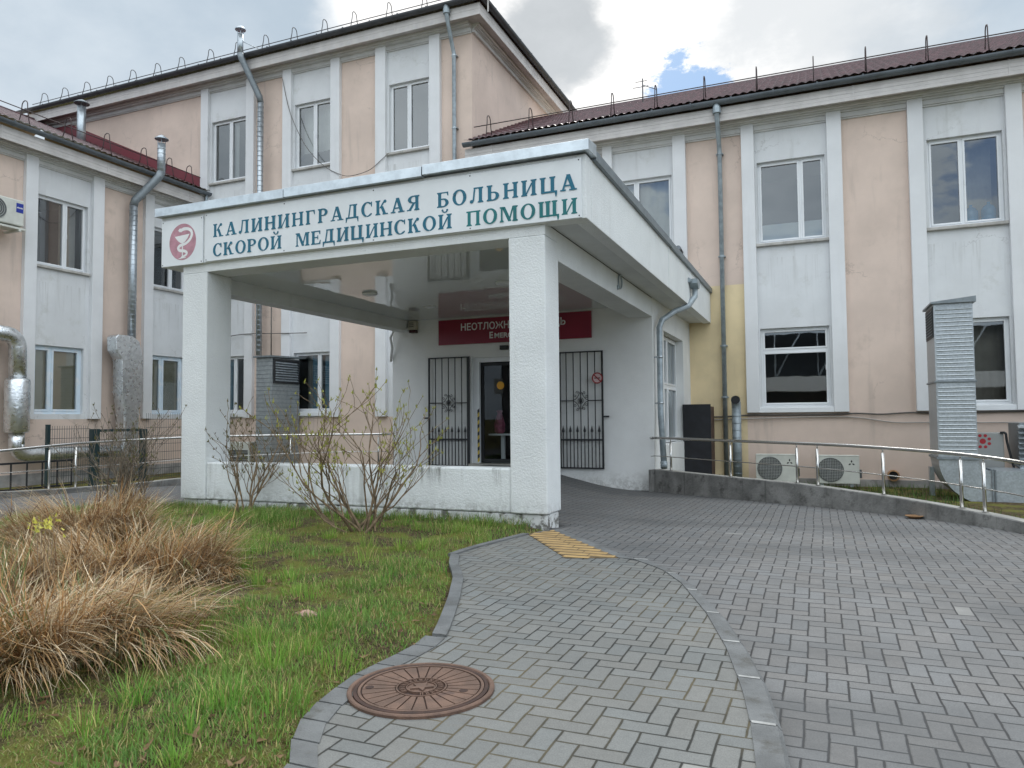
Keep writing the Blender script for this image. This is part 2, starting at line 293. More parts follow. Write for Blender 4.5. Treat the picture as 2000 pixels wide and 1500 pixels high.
def mat_paver(name, col, joint, moss=0.25, sx=0.1015, dark_patches=0.0):
    """grey herringbone block paving, 200 x 100 mm blocks laid square to the building"""
    m = bpy.data.materials.new(name); m.use_nodes = True; t = NT(m.node_tree); b = m.node_tree.nodes['Principled BSDF']
    tc = t.node('ShaderNodeTexCoord').outputs['Object']
    wob = t.scale(t.vm('SUBTRACT', t.noise(tc, 0.6, 2, 0.5, 'Color'), (0.5, 0.5, 0.5)), 0.05)
    wob2 = t.scale(t.vm('SUBTRACT', t.noise(tc, 7.0, 2, 0.5, 'Color'), (0.5, 0.5, 0.5)), 0.010)
    p = t.vm('ADD', t.vm('ADD', tc, wob), wob2)
    x, y, z = t.xyz(p)
    x = t.m('DIVIDE', t.m('MULTIPLY', x, -1.0), sx); y = t.m('DIVIDE', y, sx)
    i = t.m('FLOOR', x); j = t.m('FLOOR', y); fx = t.m('SUBTRACT', x, i); fy = t.m('SUBTRACT', y, j)
    k = t.m('FLOORED_MODULO', t.m('SUBTRACT', i, j), 4.0)
    k1 = t.m('COMPARE', k, 1.0, 0.1); k2 = t.m('COMPARE', k, 2.0, 0.1)
    hor = t.m('LESS_THAN', k, 1.5)
    ux = t.m('ADD', fx, k1); uy = t.m('ADD', fy, k2)
    u = t.m('ADD', t.m('MULTIPLY', hor, ux), t.m('MULTIPLY', t.m('SUBTRACT', 1.0, hor), uy))
    v = t.m('ADD', t.m('MULTIPLY', hor, fy), t.m('MULTIPLY', t.m('SUBTRACT', 1.0, hor), fx))
    du = t.m('MINIMUM', u, t.m('SUBTRACT', 2.0, u)); dv = t.m('MINIMUM', v, t.m('SUBTRACT', 1.0, v))
    d = t.m('MINIMUM', du, dv)
    idv = t.comb(t.m('SUBTRACT', i, t.m('MULTIPLY', hor, k1)), t.m('SUBTRACT', j, k2), t.m('MULTIPLY', hor, 7.0))
    wn = t.node('ShaderNodeTexWhiteNoise', noise_dimensions='3D'); t.l.new(idv, wn.inputs['Vector'])
    w3 = t.xyz(wn.outputs['Color'])
    broad = t.noise(tc, 0.55, 5, 0.6); fine = t.noise(tc, 150.0, 3, 0.7); med = t.noise(tc, 22.0, 5, 0.65)
    g1 = t.m('ADD', 0.88, t.m('MULTIPLY', w3[0], 0.15))
    g1 = t.m('MULTIPLY', g1, t.m('ADD', 0.70, t.m('MULTIPLY', broad, 0.6)))
    g1 = t.m('MULTIPLY', g1, t.m('ADD', 0.45, t.m('MULTIPLY', fine, 1.1)))
    g1 = t.m('MULTIPLY', g1, t.m('ADD', 0.84, t.m('MULTIPLY', med, 0.32)))
    c = t.mix(w3[1], col, tuple(a*f for a, f in zip(col, (1.05, 1.0, 0.96))))
    c = t.scale(c, g1)
    pale = t.m('GREATER_THAN', w3[2], 0.998)
    c = t.mix(t.m('MULTIPLY', pale, 0.35), c, (0.42, 0.41, 0.38))
    jm = t.m('SUBTRACT', 1.0, t.ss(t.m('ADD', d, t.m('MULTIPLY', t.m('SUBTRACT', med, 0.5), 0.05)), 0.030, 0.068))
    jc = t.mix(t.ss(t.noise(tc, 1.1, 4, 0.6), 0.62-moss, 0.85-moss), joint, (0.105, 0.085, 0.045))
    c = t.mix(t.m('MULTIPLY', jm, 0.96), c, jc)
    if dark_patches: c = t.mix(t.m('MULTIPLY', t.ss(t.noise(t.vm('MULTIPLY', tc, (0.35, 1.0, 1.0)), 0.5, 5, 0.6), 0.46, 0.62), dark_patches), c, (0.070, 0.073, 0.076))  # broad darker patches, stretched along x
    sand = t.m('MULTIPLY', t.ss(t.noise(tc, 0.9, 6, 0.65), 0.56, 0.74), t.ss(t.noise(tc, 19.0, 5, 0.7), 0.40, 0.62))
    c = t.mix(t.m('MULTIPLY', sand, 0.38), c, (0.15, 0.125, 0.095))
    spots = t.ss(t.noise(tc, 5.5, 3, 0.6), 0.70, 0.74)
    c = t.mix(t.m('MULTIPLY', spots, 0.35), c, (0.07, 0.07, 0.07))
    t.l.new(c, b.inputs['Base Color']); b.inputs['Roughness'].default_value = 0.8; b.inputs['Specular IOR Level'].default_value = 0.35
    h = t.m('ADD', t.m('MULTIPLY', t.ss(d, 0.0, 0.11), 1.0), t.m('MULTIPLY', fine, 0.12))
    h = t.m('ADD', h, t.m('MULTIPLY', w3[2], 0.25))
    h = t.m('ADD', h, t.m('MULTIPLY', t.m('MULTIPLY', u, t.m('SUBTRACT', w3[0], 0.5)), 1.1))
    h = t.m('ADD', h, t.m('MULTIPLY', t.m('MULTIPLY', v, t.m('SUBTRACT', w3[1], 0.5)), 0.9))
    bn = t.node('ShaderNodeBump'); bn.inputs['Strength'].default_value = 0.7; bn.inputs['Distance'].default_value = 0.006
    t.l.new(h, bn.inputs['Height']); t.l.new(bn.outputs[0], b.inputs['Normal'])
    return m
PAVE1 = mat_paver('path_paving', (0.168, 0.175, 0.171), (0.020, 0.021, 0.018), 0.2)
PAVE2 = mat_paver('drive_paving', (0.163, 0.166, 0.168), (0.030, 0.030, 0.031), 0.0, dark_patches=0.5)

def mat_soil():
    m = bpy.data.materials.new('mossy_soil'); m.use_nodes = True; t = NT(m.node_tree); b = m.node_tree.nodes['Principled BSDF']
    tc = t.node('ShaderNodeTexCoord').outputs['Object']
    c = t.mix(t.ss(t.noise(tc, 30, 5, 0.7), 0.35, 0.65), (0.05, 0.037, 0.024), (0.18, 0.135, 0.08))
    c = t.mix(t.ss(t.noise(tc, 2.3, 6, 0.65), 0.42, 0.6), c, t.mix(t.noise(tc, 60, 3, 0.6), (0.11, 0.13, 0.03), (0.27, 0.25, 0.07)))
    c = t.mix(t.ss(t.noise(tc, 5.0, 6, 0.7), 0.60, 0.72), c, (0.26, 0.20, 0.11))
    t.l.new(c, b.inputs['Base Color']); b.inputs['Roughness'].default_value = 0.95; b.inputs['Specular IOR Level'].default_value = 0.1
    bn = t.node('ShaderNodeBump'); bn.inputs['Strength'].default_value = 1.0; bn.inputs['Distance'].default_value = 0.03
    t.l.new(t.noise(tc, 70, 6, 0.75), bn.inputs['Height']); t.l.new(bn.outputs[0], b.inputs['Normal'])
    return m
SOIL = mat_soil()
def mat_blade(name, rough=0.55, trans=0.4):
    m = bpy.data.materials.new(name); m.use_nodes = True; t = NT(m.node_tree); b = m.node_tree.nodes['Principled BSDF']
    a = t.node('ShaderNodeAttribute', attribute_name='tint')
    t.l.new(a.outputs['Color'], b.inputs['Base Color']); b.inputs['Roughness'].default_value = rough
    b.inputs['Specular IOR Level'].default_value = 0.25
    tl = t.node('ShaderNodeBsdfTranslucent'); t.l.new(a.outputs['Color'], tl.inputs['Color'])
    mx = t.node('ShaderNodeMixShader'); mx.inputs[0].default_value = trans
    t.l.new(b.outputs[0], mx.inputs[1]); t.l.new(tl.outputs[0], mx.inputs[2])
    t.l.new(mx.outputs[0], m.node_tree.nodes['Material Output'].inputs[0])
    return m
BLADE = mat_blade('leaf_blades'); STRAW = mat_blade('straw', 0.6, 0.3)
def mat_tactile():
    return mat('yellow_tactile_tiles', (0.40, 0.265, 0.11), 0.8, var=0.12, vscale=4, bump=0.4, bscale=90, dirt=((0.22, 0.17, 0.11), 0.58, 0.74, 7.0))
TACT = mat_tactile()

# ------------------------------------------------------------------ mesh builder
ORG = {}
class MB:
    def __init__(s, xf=None): s.v = []; s.f = []; s.mi = []; s.xf = xf; s.cur = 0; s.sm = []
    def _add(s, vs, fs, smooth=False):
        o = len(s.v)
        for p in vs:
            p = Vector(p); s.v.append(s.xf(p) if s.xf else p)
        for f in fs: s.f.append([o+i for i in f]); s.mi.append(s.cur); s.sm.append(smooth)
    def box(s, x0, x1, y0, y1, z0, z1):
        s._add([(x0,y0,z0),(x1,y0,z0),(x1,y1,z0),(x0,y1,z0),(x0,y0,z1),(x1,y0,z1),(x1,y1,z1),(x0,y1,z1)],
               [(0,3,2,1),(4,5,6,7),(0,1,5,4),(1,2,6,5),(2,3,7,6),(3,0,4,7)])
        return s
    def quad(s, a, b, c, d): s._add([a,b,c,d], [(0,1,2,3)]); return s
    def poly(s, pts): s._add(pts, [tuple(range(len(pts)))]); return s
    def prism(s, pts, d):                     # closed outline pts (3-D, planar) pushed along d
        n = len(pts); d = Vector(d)
        s._add(list(pts)+[Vector(p)+d for p in pts], [tuple(range(n-1,-1,-1)), tuple(range(n,2*n))]+[(i,(i+1)%n,n+(i+1)%n,n+i) for i in range(n)])
        return s
    def tube(s, path, r, n=8, cap=True, smooth=True, close=False):
        P = [Vector(p) for p in path]; m = len(P)
        rs = r if isinstance(r, (list, tuple)) else [r]*m
        T = []
        for i in range(m):
            if close: a, b = P[(i-1)%m], P[(i+1)%m]
            else: a, b = P[max(i-1,0)], P[min(i+1,m-1)]
            d = b-a; T.append(d.normalized() if d.length > 1e-9 else Vector((0,0,1)))
        up = Vector((0,0,1)) if abs(T[0].z) < 0.9 else Vector((1,0,0))
        nv = (up - T[0]*up.dot(T[0])).normalized()
        vs = []; fs = []
        for i in range(m):
            nv = nv - T[i]*nv.dot(T[i])
            nv = nv.normalized() if nv.length > 1e-6 else Vector((1,0,0))
            bv = T[i].cross(nv)
            for k in range(n):
                a = 2*math.pi*k/n; vs.append(P[i] + (nv*math.cos(a)+bv*math.sin(a))*rs[i])
        L = m if close else m-1
        for i in range(L):
            for k in range(n):
                j = (i+1)%m
                fs.append((i*n+k, i*n+(k+1)%n, j*n+(k+1)%n, j*n+k))
        s._add(vs, fs, smooth)
        if cap and not close:
            o = len(s.v)-len(vs)
            s.f.append([o+k for k in range(n-1,-1,-1)]); s.mi.append(s.cur); s.sm.append(False)
            s.f.append([o+(m-1)*n+k for k in range(n)]); s.mi.append(s.cur); s.sm.append(False)
        return s
    def lathe(s, prof, c, axis='Z', n=32, smooth=False, cap=True):
        vs = []; m = len(prof); c = Vector(c)
        for (r, h) in prof:
            for k in range(n):
                a = 2*math.pi*k/n
                q = {'Z': (r*math.cos(a), r*math.sin(a), h), 'Y': (r*math.cos(a), h, r*math.sin(a)), 'X': (h, r*math.cos(a), r*math.sin(a))}[axis]
                vs.append(c+Vector(q))
        fs = [(i*n+k, i*n+(k+1)%n, (i+1)*n+(k+1)%n, (i+1)*n+k) for i in range(m-1) for k in range(n)]
        if cap: fs.append(tuple(range((m-1)*n, m*n))); fs.append(tuple(range(n-1,-1,-1)))
        s._add(vs, fs, smooth); return s
    def build(s, name, mats, parent=None, bevel=0, loc=None):
        me = bpy.data.meshes.new(name)
        og = Vector(loc) if loc is not None else (ORG[parent.name] if parent else Vector((0,0,0)))
        me.from_pydata([tuple(p-og) for p in s.v], [], s.f)
        if not isinstance(mats, (list, tuple)): mats = [mats]
        for m in mats: me.materials.append(m)
        me.polygons.foreach_set('material_index', s.mi); me.polygons.foreach_set('use_smooth', s.sm); me.update()
        o = bpy.data.objects.new(name, me); COL.objects.link(o)
        if parent:
            o.parent = parent; o.location = og-ORG[parent.name]; ORG[o.name] = og
        else:
            o.location = og; ORG[o.name] = og
        if bevel:
            b = o.modifiers.new('bevel', 'BEVEL'); b.width = bevel; b.segments = 2; b.limit_method = 'ANGLE'; b.angle_limit = R(40)
        return o
def thing(name, label, cat, loc=(0,0,0), group=None):
    o = bpy.data.objects.new(name, None); COL.objects.link(o); o.location = loc; o.empty_display_size = 0.2
    o['label'] = label; o['category'] = cat
    if group: o['group'] = group
    ORG[o.name] = Vector(loc); return o
def tag(o, label, cat, group=None):
    o['label'] = label; o['category'] = cat
    if group: o['group'] = group
    return o
def kind(o, k): o['kind'] = k; return o

def arc(c, r, a0, a1, n, ax=(1,0,0), ay=(0,0,1)):
    c = Vector(c); ax = Vector(ax); ay = Vector(ay)
    return [c+ax*(r*math.cos(R(a0+(a1-a0)*i/n)))+ay*(r*math.sin(R(a0+(a1-a0)*i/n))) for i in range(n+1)]
def smooth_path(pts, k=6):
    P = [Vector(p) for p in pts]; out = []
    for i in range(len(P)-1):
        p0, p1, p2, p3 = P[max(i-1,0)], P[i], P[i+1], P[min(i+2,len(P)-1)]
        for j in range(k):
            t = j/k
            out.append(0.5*((2*p1)+(p2-p0)*t+(2*p0-5*p1+4*p2-p3)*t*t+(3*p1-p0-3*p2+p3)*t**3))
    out.append(P[-1]); return out

# numpy value noise for planting
_G = RNG.random((64, 64))
def vnoise(x, y, f):
    x = np.asarray(x)*f; y = np.asarray(y)*f
    i = np.floor(x).astype(int); j = np.floor(y).astype(int); u = x-i; v = y-j
    u = u*u*(3-2*u); v = v*v*(3-2*v)
    a = _G[i % 64, j % 64]; b = _G[(i+1) % 64, j % 64]; c = _G[i % 64, (j+1) % 64]; d = _G[(i+1) % 64, (j+1) % 64]
    return a*(1-u)*(1-v)+b*u*(1-v)+c*(1-u)*v+d*u*v

def blades(name, pos, h, w, az, lean, droop, col, mats, parent=None, segs=3, loc=None, face=None):
    """many thin curved leaf blades as one mesh; arrays are per blade"""
    N = len(pos); og = np.array(loc if loc is not None else (ORG[parent.name] if parent else (0,0,0)), float)
    dx = np.cos(az); dy = np.sin(az)
    fa = az+np.pi/2 if face is None else face
    sx = np.cos(fa); sy = np.sin(fa)
    V = np.zeros((N, segs*2+1, 3)); 
    ang = lean.copy(); p = pos.copy(); step = h/segs
    for k in range(segs+1):
        t = k/segs; ww = w*(1-t)**0.7*0.5
        if k < segs:
            V[:, 2*k, 0] = p[:,0]-sx*ww; V[:, 2*k, 1] = p[:,1]-sy*ww; V[:, 2*k, 2] = p[:,2]
            V[:, 2*k+1, 0] = p[:,0]+sx*ww; V[:, 2*k+1, 1] = p[:,1]+sy*ww; V[:, 2*k+1, 2] = p[:,2]
        else: V[:, 2*segs] = p
        p = p.copy()
        p[:,0] += dx*np.sin(ang)*step; p[:,1] += dy*np.sin(ang)*step; p[:,2] += np.cos(ang)*step
        ang = ang+droop/segs
    V -= og
    nv = segs*2+1; nq = segs-1
    base = np.arange(N)*nv
    q = []
    for k in range(nq): q.append(np.stack([base+2*k, base+2*k+1, base+2*k+3, base+2*k+2], 1))
    quads = np.concatenate(q, 0) if q else np.zeros((0,4), int)
    tris = np.stack([base+2*nq, base+2*nq+1, base+2*nq+2], 1)
    loops = np.concatenate([quads.ravel(), tris.ravel()])
    me = bpy.data.meshes.new(name)
    me.vertices.add(N*nv); me.vertices.foreach_set('co', V.astype(np.float32).ravel())
    me.loops.add(len(loops)); me.loops.foreach_set('vertex_index', loops.astype(np.int32))
    npoly = len(quads)+len(tris); me.polygons.add(npoly)
    st = np.concatenate([np.arange(len(quads))*4, len(quads)*4+np.arange(len(tris))*3])
    me.polygons.foreach_set('loop_start', st.astype(np.int32))
    me.update(calc_edges=True); me.validate()
    at = me.color_attributes.new('tint', 'FLOAT_COLOR', 'POINT')
    cc = np.ones((N, nv, 4)); cc[:, :, :3] = col[:, None, :]
    at.data.foreach_set('color', cc.astype(np.float32).ravel())
    me.materials.append(mats)
    o = bpy.data.objects.new(name, me); COL.objects.link(o); o.location = tuple(og - (np.array(ORG[parent.name]) if parent else 0))
    if parent: o.parent = parent
    ORG[o.name] = Vector(og); return o
#SECTION2
# ------------------------------------------------------------------ ground, drive, path, lawn
def gz(y): return -0.02*max(0.0, y-8.2)
def sstep(x, a, b):
    t = min(1, max(0, (x-a)/(b-a))); return t*t*(3-2*t)
RW = smooth_path([(-2.93,14.0,0),(-2.84,13.92,0),(-1.67,13.11,0),(-0.31,12.23,0),(0.31,11.76,0),(1.04,11.15,0),(1.57,10.54,0),(2.06,9.76,0),(2.35,8.6,0),(2.45,7.0,0),(2.45,5.5,0)], 5)
LW = smooth_path([(-8.86,14.15,0),(-10.6,13.55,0),(-11.8,12.85,0),(-12.5,12.0,0),(-12.85,11.0,0),(-12.95,10.0,0),(-12.92,8.2,0),(-12.9,6.0,0),(-12.9,3.0,0)], 5)
def rw_h(y): return float(np.interp(y, [5.5, 8.6, 9.76, 10.54, 11.15, 11.76, 12.23, 13.1, 13.95], [0.06, 0.10, 0.13, 0.182, 0.232, 0.288, 0.33, 0.378, 0.423]))
def x_at(path, y):
    ys = [p.y for p in path][::-1]; xs = [p.x for p in path][::-1]
    return float(np.interp(y, ys, xs))
PL = [(-4.0,-1.0),(0.5,-1.35),(2.29,-1.82),(2.43,-1.93),(2.60,-2.03),(2.87,-2.11),(3.22,-2.15),(3.48,-2.12),(3.82,-2.11),(4.17,-2.24),(4.78,-2.49),(5.40,-2.77),(5.95,-3.10),(6.29,-3.25),(6.81,-3.20),(7.67,-3.03),(8.08,-2.95)]
KL = [(-4.0,0.6),(0.0,0.15),(2.0,-0.14),(2.91,-0.25),(3.23,-0.29),(3.68,-0.37),(4.29,-0.51),(5.01,-0.72),(5.85,-1.03),(6.30,-1.27),(6.66,-1.60)]
def lerp(tab, y): return float(np.interp(y, [a for a, b in tab], [b for a, b in tab]))
def drive_z(x, y):
    z = gz(y)
    k = sstep(y, 8.3, 9.4)
    if -9.0 < x < -3.2 and y > 8.2:
        z += k*0.44*sstep(x, -3.3, -6.0)*sstep(-x, 8.6, 6.2)*1.0 if x > -6.1 else k*0.44*sstep(-x, 8.7, 6.3)
    if x > -2.2:
        z -= 0.085*sstep(-y, -6.6, -4.2)
    return z
def grid(name, rows, zf, m, kindv='structure'):
    b = MB(); vs = []; fs = []; n = len(rows[0][1])
    for y, xs in rows:
        for x in xs: vs.append((x, y, zf(x, y)))
    for i in range(len(rows)-1):
        for k in range(n-1): fs.append((i*n+k, i*n+k+1, (i+1)*n+k+1, (i+1)*n+k))
    b._add(vs, fs, True); return kind(b.build(name, m), kindv)
def build_ground():
    b = MB(); b.quad((-1500,-1500,-0.36),(1500,-1500,-0.36),(1500,1500,-0.36),(-1500,1500,-0.36)); kind(b.build('ground', SOIL), 'structure')
    rows = []
    for y in list(np.linspace(-30, 1, 12)) + list(np.linspace(1.3, 5.5, 22)):
        rows.append((y, np.linspace(max(lerp(KL, y)+0.04, -30) if y > -4 else 0.6, 2.5 if y > 5.4 else 22, 70)))
    # right of the kerb, up to the tactile strip
    for y in np.linspace(5.7, 6.66, 8): rows.append((y, np.linspace(lerp(KL, y)+0.04, x_at(RW, y)+0.02, 70)))
    for y in np.linspace(6.72, 8.10, 10): rows.append((y, np.linspace(np.interp(y, [6.66, 8.05], [-1.70, -2.80])+0.02, x_at(RW, y)+0.02, 70)))
    grid('driveway', rows, drive_z, PAVE2)
    rows = []
    for y in np.linspace(8.10, 14.16, 50): rows.append((y, np.linspace(-8.62 if y < 8.7 else x_at(LW, y)-0.02, min(x_at(RW, y)+0.02, 2.5), 120)))
    rows[0] = (8.10, np.linspace(-8.62, x_at(RW, 8.10), 120))
    def dz(x, y): return drive_z(x, y) - (0.25 if (y < 8.62 and x < -2.97) else 0.0)
    grid('entrance_ramp', rows, dz, PAVE2)
    rows = [(y, np.linspace(-12.95, -9.62 if y < 8.05 else np.interp(y, [8.05, 8.7], [-9.62, -8.6]), 14)) for y in list(np.linspace(-20, 7.8, 12))+list(np.linspace(8.0, 8.68, 5))]
    grid('side_road', rows, lambda x, y: gz(y)+0.004, PAVE2)
    rows = []
    for y in list(np.linspace(-4, 2, 6))+list(np.linspace(2.2, 8.08, 60)):
        xl = lerp(PL, y); xr = lerp(KL, y) if y < 6.66 else float(np.interp(y, [6.66, 8.05], [-1.72, -2.82]))
        rows.append((y, np.linspace(xl, max(xr, xl+0.01), 30)))
    grid('path', rows, lambda x, y: 0.006, PAVE1)
    rows = [(y, np.linspace(-9.72, lerp(PL, y)-0.02, 90)) for y in np.linspace(-4, 8.12, 90)]
    grid('lawn_soil', rows, lawn_z, SOIL)
    rows = [(y, np.linspace(x_at(RW, y)+0.12 if y < 13.95 else -2.9, 16, 60)) for y in np.linspace(5.6, 18.6, 40)]
    grid('verge_soil', rows, lambda x, y: -0.33+0.02*float(vnoise(x, y, 2.0)) + 0.3*sstep(-abs(x-x_at(RW, min(y,13.9))), -0.9, 0.0)*(1 if y < 12 else 0), SOIL)
def lawn_z(x, y):
    e = min(1.0, max(0.0, (lerp(PL, y)-x)/0.35))
    return -0.02+e*(0.03+0.05*float(vnoise(x, y, 1.3))+0.02*float(vnoise(x, y, 5.0)))
def ribbon(tab_l, tab_r, y0, y1, n):
    return [(y, lerp(tab_l, y), lerp(tab_r, y)) for y in np.linspace(y0, y1, n)]
def build_kerbs():
    # flush-to-raised kerb between footpath and drive, laid as separate stones
    KR = [(-4.0,0.74),(0.0,0.28),(2.0,-0.02),(2.96,-0.13),(3.27,-0.17),(3.80,-0.265),(4.29,-0.39),(4.93,-0.58),(5.72,-0.885),(6.20,-1.12),(6.64,-1.44)]
    cuts = [-4, -3, -2, -1, 0, 1.0, 2.1, 3.30, 3.85, 4.42, 5.02, 5.62, 6.15, 6.66]
    b = MB()
    for a, c in zip(cuts[:-1], cuts[1:]):
        ys = np.linspace(a+0.006, c-0.006, 6)
        for y0, y1 in zip(ys[:-1], ys[1:]):
            p = [(lerp(KL,y0), y0), (lerp(KR,y0), y0), (lerp(KR,y1), y1), (lerp(KL,y1), y1)]
            ch = 0.02; top = 0.013; b.cur = 0
            b._add([(p[0][0],p[0][1],-.2),(p[1][0]+.01,p[1][1],-.2),(p[2][0]+.01,p[2][1],-.2),(p[3][0],p[3][1],-.2),
                    (p[0][0],p[0][1],top),(p[1][0]-ch,p[1][1],top),(p[2][0]-ch,p[2][1],top),(p[3][0],p[3][1],top),
                    (p[1][0],p[1][1],top-ch),(p[2][0],p[2][1],top-ch)],
                   [(4,5,6,7),(5,8,9,6),(8,1,2,9),(0,4,7,3),(0,1,8,5,4),(3,7,6,9,2)])
        b.cur = 1                                    # pale mortar in the joint
        y0, y1 = c-0.012, c+0.012
        b.quad((lerp(KL,y0)+.005,y0,0.0155),(lerp(KR,y0)-.025,y0,0.0155),(lerp(KR,y1)-.025,y1,0.0155),(lerp(KL,y1)+.005,y1,0.0155))
    # flush edging stones beside the tactile tiles
    b.cur = 0
    L = [(-2.92,8.05),(-2.80,8.12),(-1.64,6.70),(-1.44,6.64),(-1.60,6.655),(-1.73,6.67)]
    b.prism([(x,y,-.1) for x,y in L], (0,0,0.112))
    kind(b.build('kerb', [KERB, KERBJ]), 'structure')
    b = MB()                                         # thin lawn edging, upper stretch of the path
    ys = np.concatenate([np.linspace(3.92, 6.26, 14)])
    for y0, y1 in zip(ys[:-1], ys[1:]):
        a, c = lerp(PL, y0), lerp(PL, y1)
        b.prism([(a-.02,y0,-.1),(a+.075,y0,-.1),(c+.075,y1,-.1),(c-.02,y1,-.1)], (0,0,0.122))
    ys = np.linspace(6.27, 7.66, 8)
    for y0, y1 in zip(ys[:-1], ys[1:]):
        a, c = lerp(PL, y0), lerp(PL, y1)
        b.prism([(a-.05,y0,-.1),(a+.02,y0,-.1),(c+.02,y1,-.1),(c-.05,y1,-.1)], (0,0,0.122))
    ys = np.linspace(1.2, 3.9, 16)
    for y0, y1 in zip(ys[:-1], ys[1:]):
        a, c = lerp(PL, y0), lerp(PL, y1)
        b.prism([(a-.06,y0+.006,-.1),(a+.07,y0+.006,-.1),(c+.07,y1-.006,-.1),(c-.06,y1-.006,-.1)], (0,0,0.112))
    kind(b.build('path_edging', KERB), 'structure')
build_ground(); build_kerbs()

def build_tactile():
    t = thing('tactile_paving', 'yellow ribbed tactile tiles set in the footpath by the front column', 'tactile paving', (-2.4, 7.2, 0.006))
    P = [(-3.02,7.66),(-2.19,6.49),(-1.74,6.66),(-2.86,8.03)]
    b = MB(); b.prism([(x,y,-.05) for x,y in P], (0,0,0.063)); b.build('tile_base', mat('tactile_groove_shade', (0.15, 0.105, 0.055), 0.9, var=.2, vscale=6), t)  # shade of the rib sides is put into this dark base colour
    def xr(y):
        xs = []
        for (x0,y0),(x1,y1) in zip(P, P[1:]+P[:1]):
            if (y0-y)*(y1-y) < 0: xs.append(x0+(x1-x0)*(y-y0)/(y1-y0))
        return (min(xs), max(xs)) if len(xs) == 2 else None
    b = MB(); y = 6.53; k = 0
    while y < 8.0:
        r = xr(y+.04)
        if r and r[1]-r[0] > 0.06:
            x = r[0]+.01; 
            while x < r[1]-.03:
                x2 = min(x+0.29, r[1]-.01)
                b._add([(x,y,.0125),(x2,y,.0125),(x2,y+.078,.0125),(x,y+.078,.0125),(x+.006,y+.006,.0165),(x2-.006,y+.006,.0165),(x2-.006,y+.072,.0165),(x+.006,y+.072,.0165)],
                       [(0,1,5,4),(1,2,6,5),(2,3,7,6),(3,0,4,7),(4,5,6,7)])
                x += 0.30
        y += 0.128; k += 1
    b.build('rib', TACT, t)
build_tactile()

def build_manhole():
    c = (-1.79, 3.13, 0.006)
    t = thing('manhole_cover', 'round rusty cast iron manhole cover with radial ribs in the path', 'manhole cover', c)
    cx, cy, cz = c
    b = MB(); b.lathe([(0.366,-.03),(0.366,.012),(0.360,.016),(0.345,.016),(0.340,.010),(0.340,-.03)], c, n=72, smooth=False); b.build('frame', RUST, t)
    b = MB(); b.lathe([(0.336,-.02),(0.336,.014),(0.318,.016),(0.316,.006),(0.298,.006),(0.296,.006),(0.0001,.006)], c, n=72); b.build('lid_base', RUSTD, t)
    b = MB(); n = 26
    for i in range(n):                                # raised sectors between radial grooves
        a0 = 2*math.pi*(i+0.05)/n; a1 = 2*math.pi*(i+0.95)/n
        pts = [(0.132, a0+.02), (0.292, a0), (0.292, (a0+a1)/2), (0.292, a1), (0.132, a1-.02)]
        b.prism([(cx+r*math.cos(a), cy+r*math.sin(a), cz+.004) for r, a in pts], (0,0,0.010))
    for r0, r1 in ((0.300, 0.314), (0.120, 0.127), (0.072, 0.077)):
        b.lathe([(r0,.004),(r0,.016),(r1,.016),(r1,.004)], c, n=60)
    b.lathe([(0.0721,.004),(0.072,.010),(0.0,.010)][:2]+[(0.01,.0101)], c, n=40)
    for i in range(19):                               # worn cast marks round the ring
        a = R(-60+i*16.5); r0 = 0.083; r1 = 0.111
        for s in (-0.05, 0.05):
            p = [(r0, a+s-.022), (r1, a+s-.02), (r1, a+s+.02), (r0, a+s+.022)]
            b.prism([(cx+r*math.cos(q), cy+r*math.sin(q), cz+.004) for r, q in p], (0,0,0.012))
        if i % 2: 
            p = [(0.095, a-.06), (0.101, a-.06), (0.101, a+.06), (0.095, a+.06)]
            b.prism([(cx+r*math.cos(q), cy+r*math.sin(q), cz+.004) for r, q in p], (0,0,0.0118))
    star = []
    for i in range(10):
        a = R(90+36*i); r = 0.062 if i % 2 == 0 else 0.026
        star.append((cx+r*math.cos(a), cy+r*math.sin(a), cz+.009))
    b.prism(star, (0,0,0.009))
    b.build('lid_relief', RUST, t)
    b = MB()
    for (x, y) in ((-0.24,-.10),(0.22,0.03)): b.lathe([(0.024,.006),(0.022,.0155),(0.018,.0150)], (cx+x,cy+y,cz), n=14)
    b.build('lifting_hole', RUSTD, t)
build_manhole()
bpy.data.objects['manhole_cover'].scale = (0.955, 0.955, 1)

# ------------------------------------------------------------------ walls of the hospital
YW, XL, XT = 18.58, -19.25, -8.92
FR = lambda p: Vector((p.x, YW-p.y, p.z))             # front facades: x = along, y = outward, z = up
FL = lambda p: Vector((XL+p.y, p.x, p.z))             # left wing facade, facing right
FS = lambda p: Vector((XT+p.y, p.x, p.z))             # side of the tall block, facing right
def wallrect(b, u0, u1, z0, z1, holes=(), rev=0.22, o=0.0):
    us = sorted(set([u0, u1]+[h[0] for h in holes]+[h[1] for h in holes])); zs = sorted(set([z0, z1]+[h[2] for h in holes]+[h[3] for h in holes]))
    for a, c in zip(us[:-1], us[1:]):
        for d, e in zip(zs[:-1], zs[1:]):
            m = ((a+c)/2, (d+e)/2)
            if any(h[0] < m[0] < h[1] and h[2] < m[1] < h[3] for h in holes): continue
            b.quad((a,o,d),(c,o,d),(c,o,e),(a,o,e))
    for h in holes:
        a, c, d, e = h; q = o-rev
        b.quad((a,o,d),(a,q,d),(a,q,e),(a,o,e)); b.quad((c,q,d),(c,o,d),(c,o,e),(c,q,e))
        b.quad((a,o,e),(a,q,e),(c,q,e),(c,o,e)); b.quad((a,q,d),(a,o,d),(c,o,d),(c,q,d))
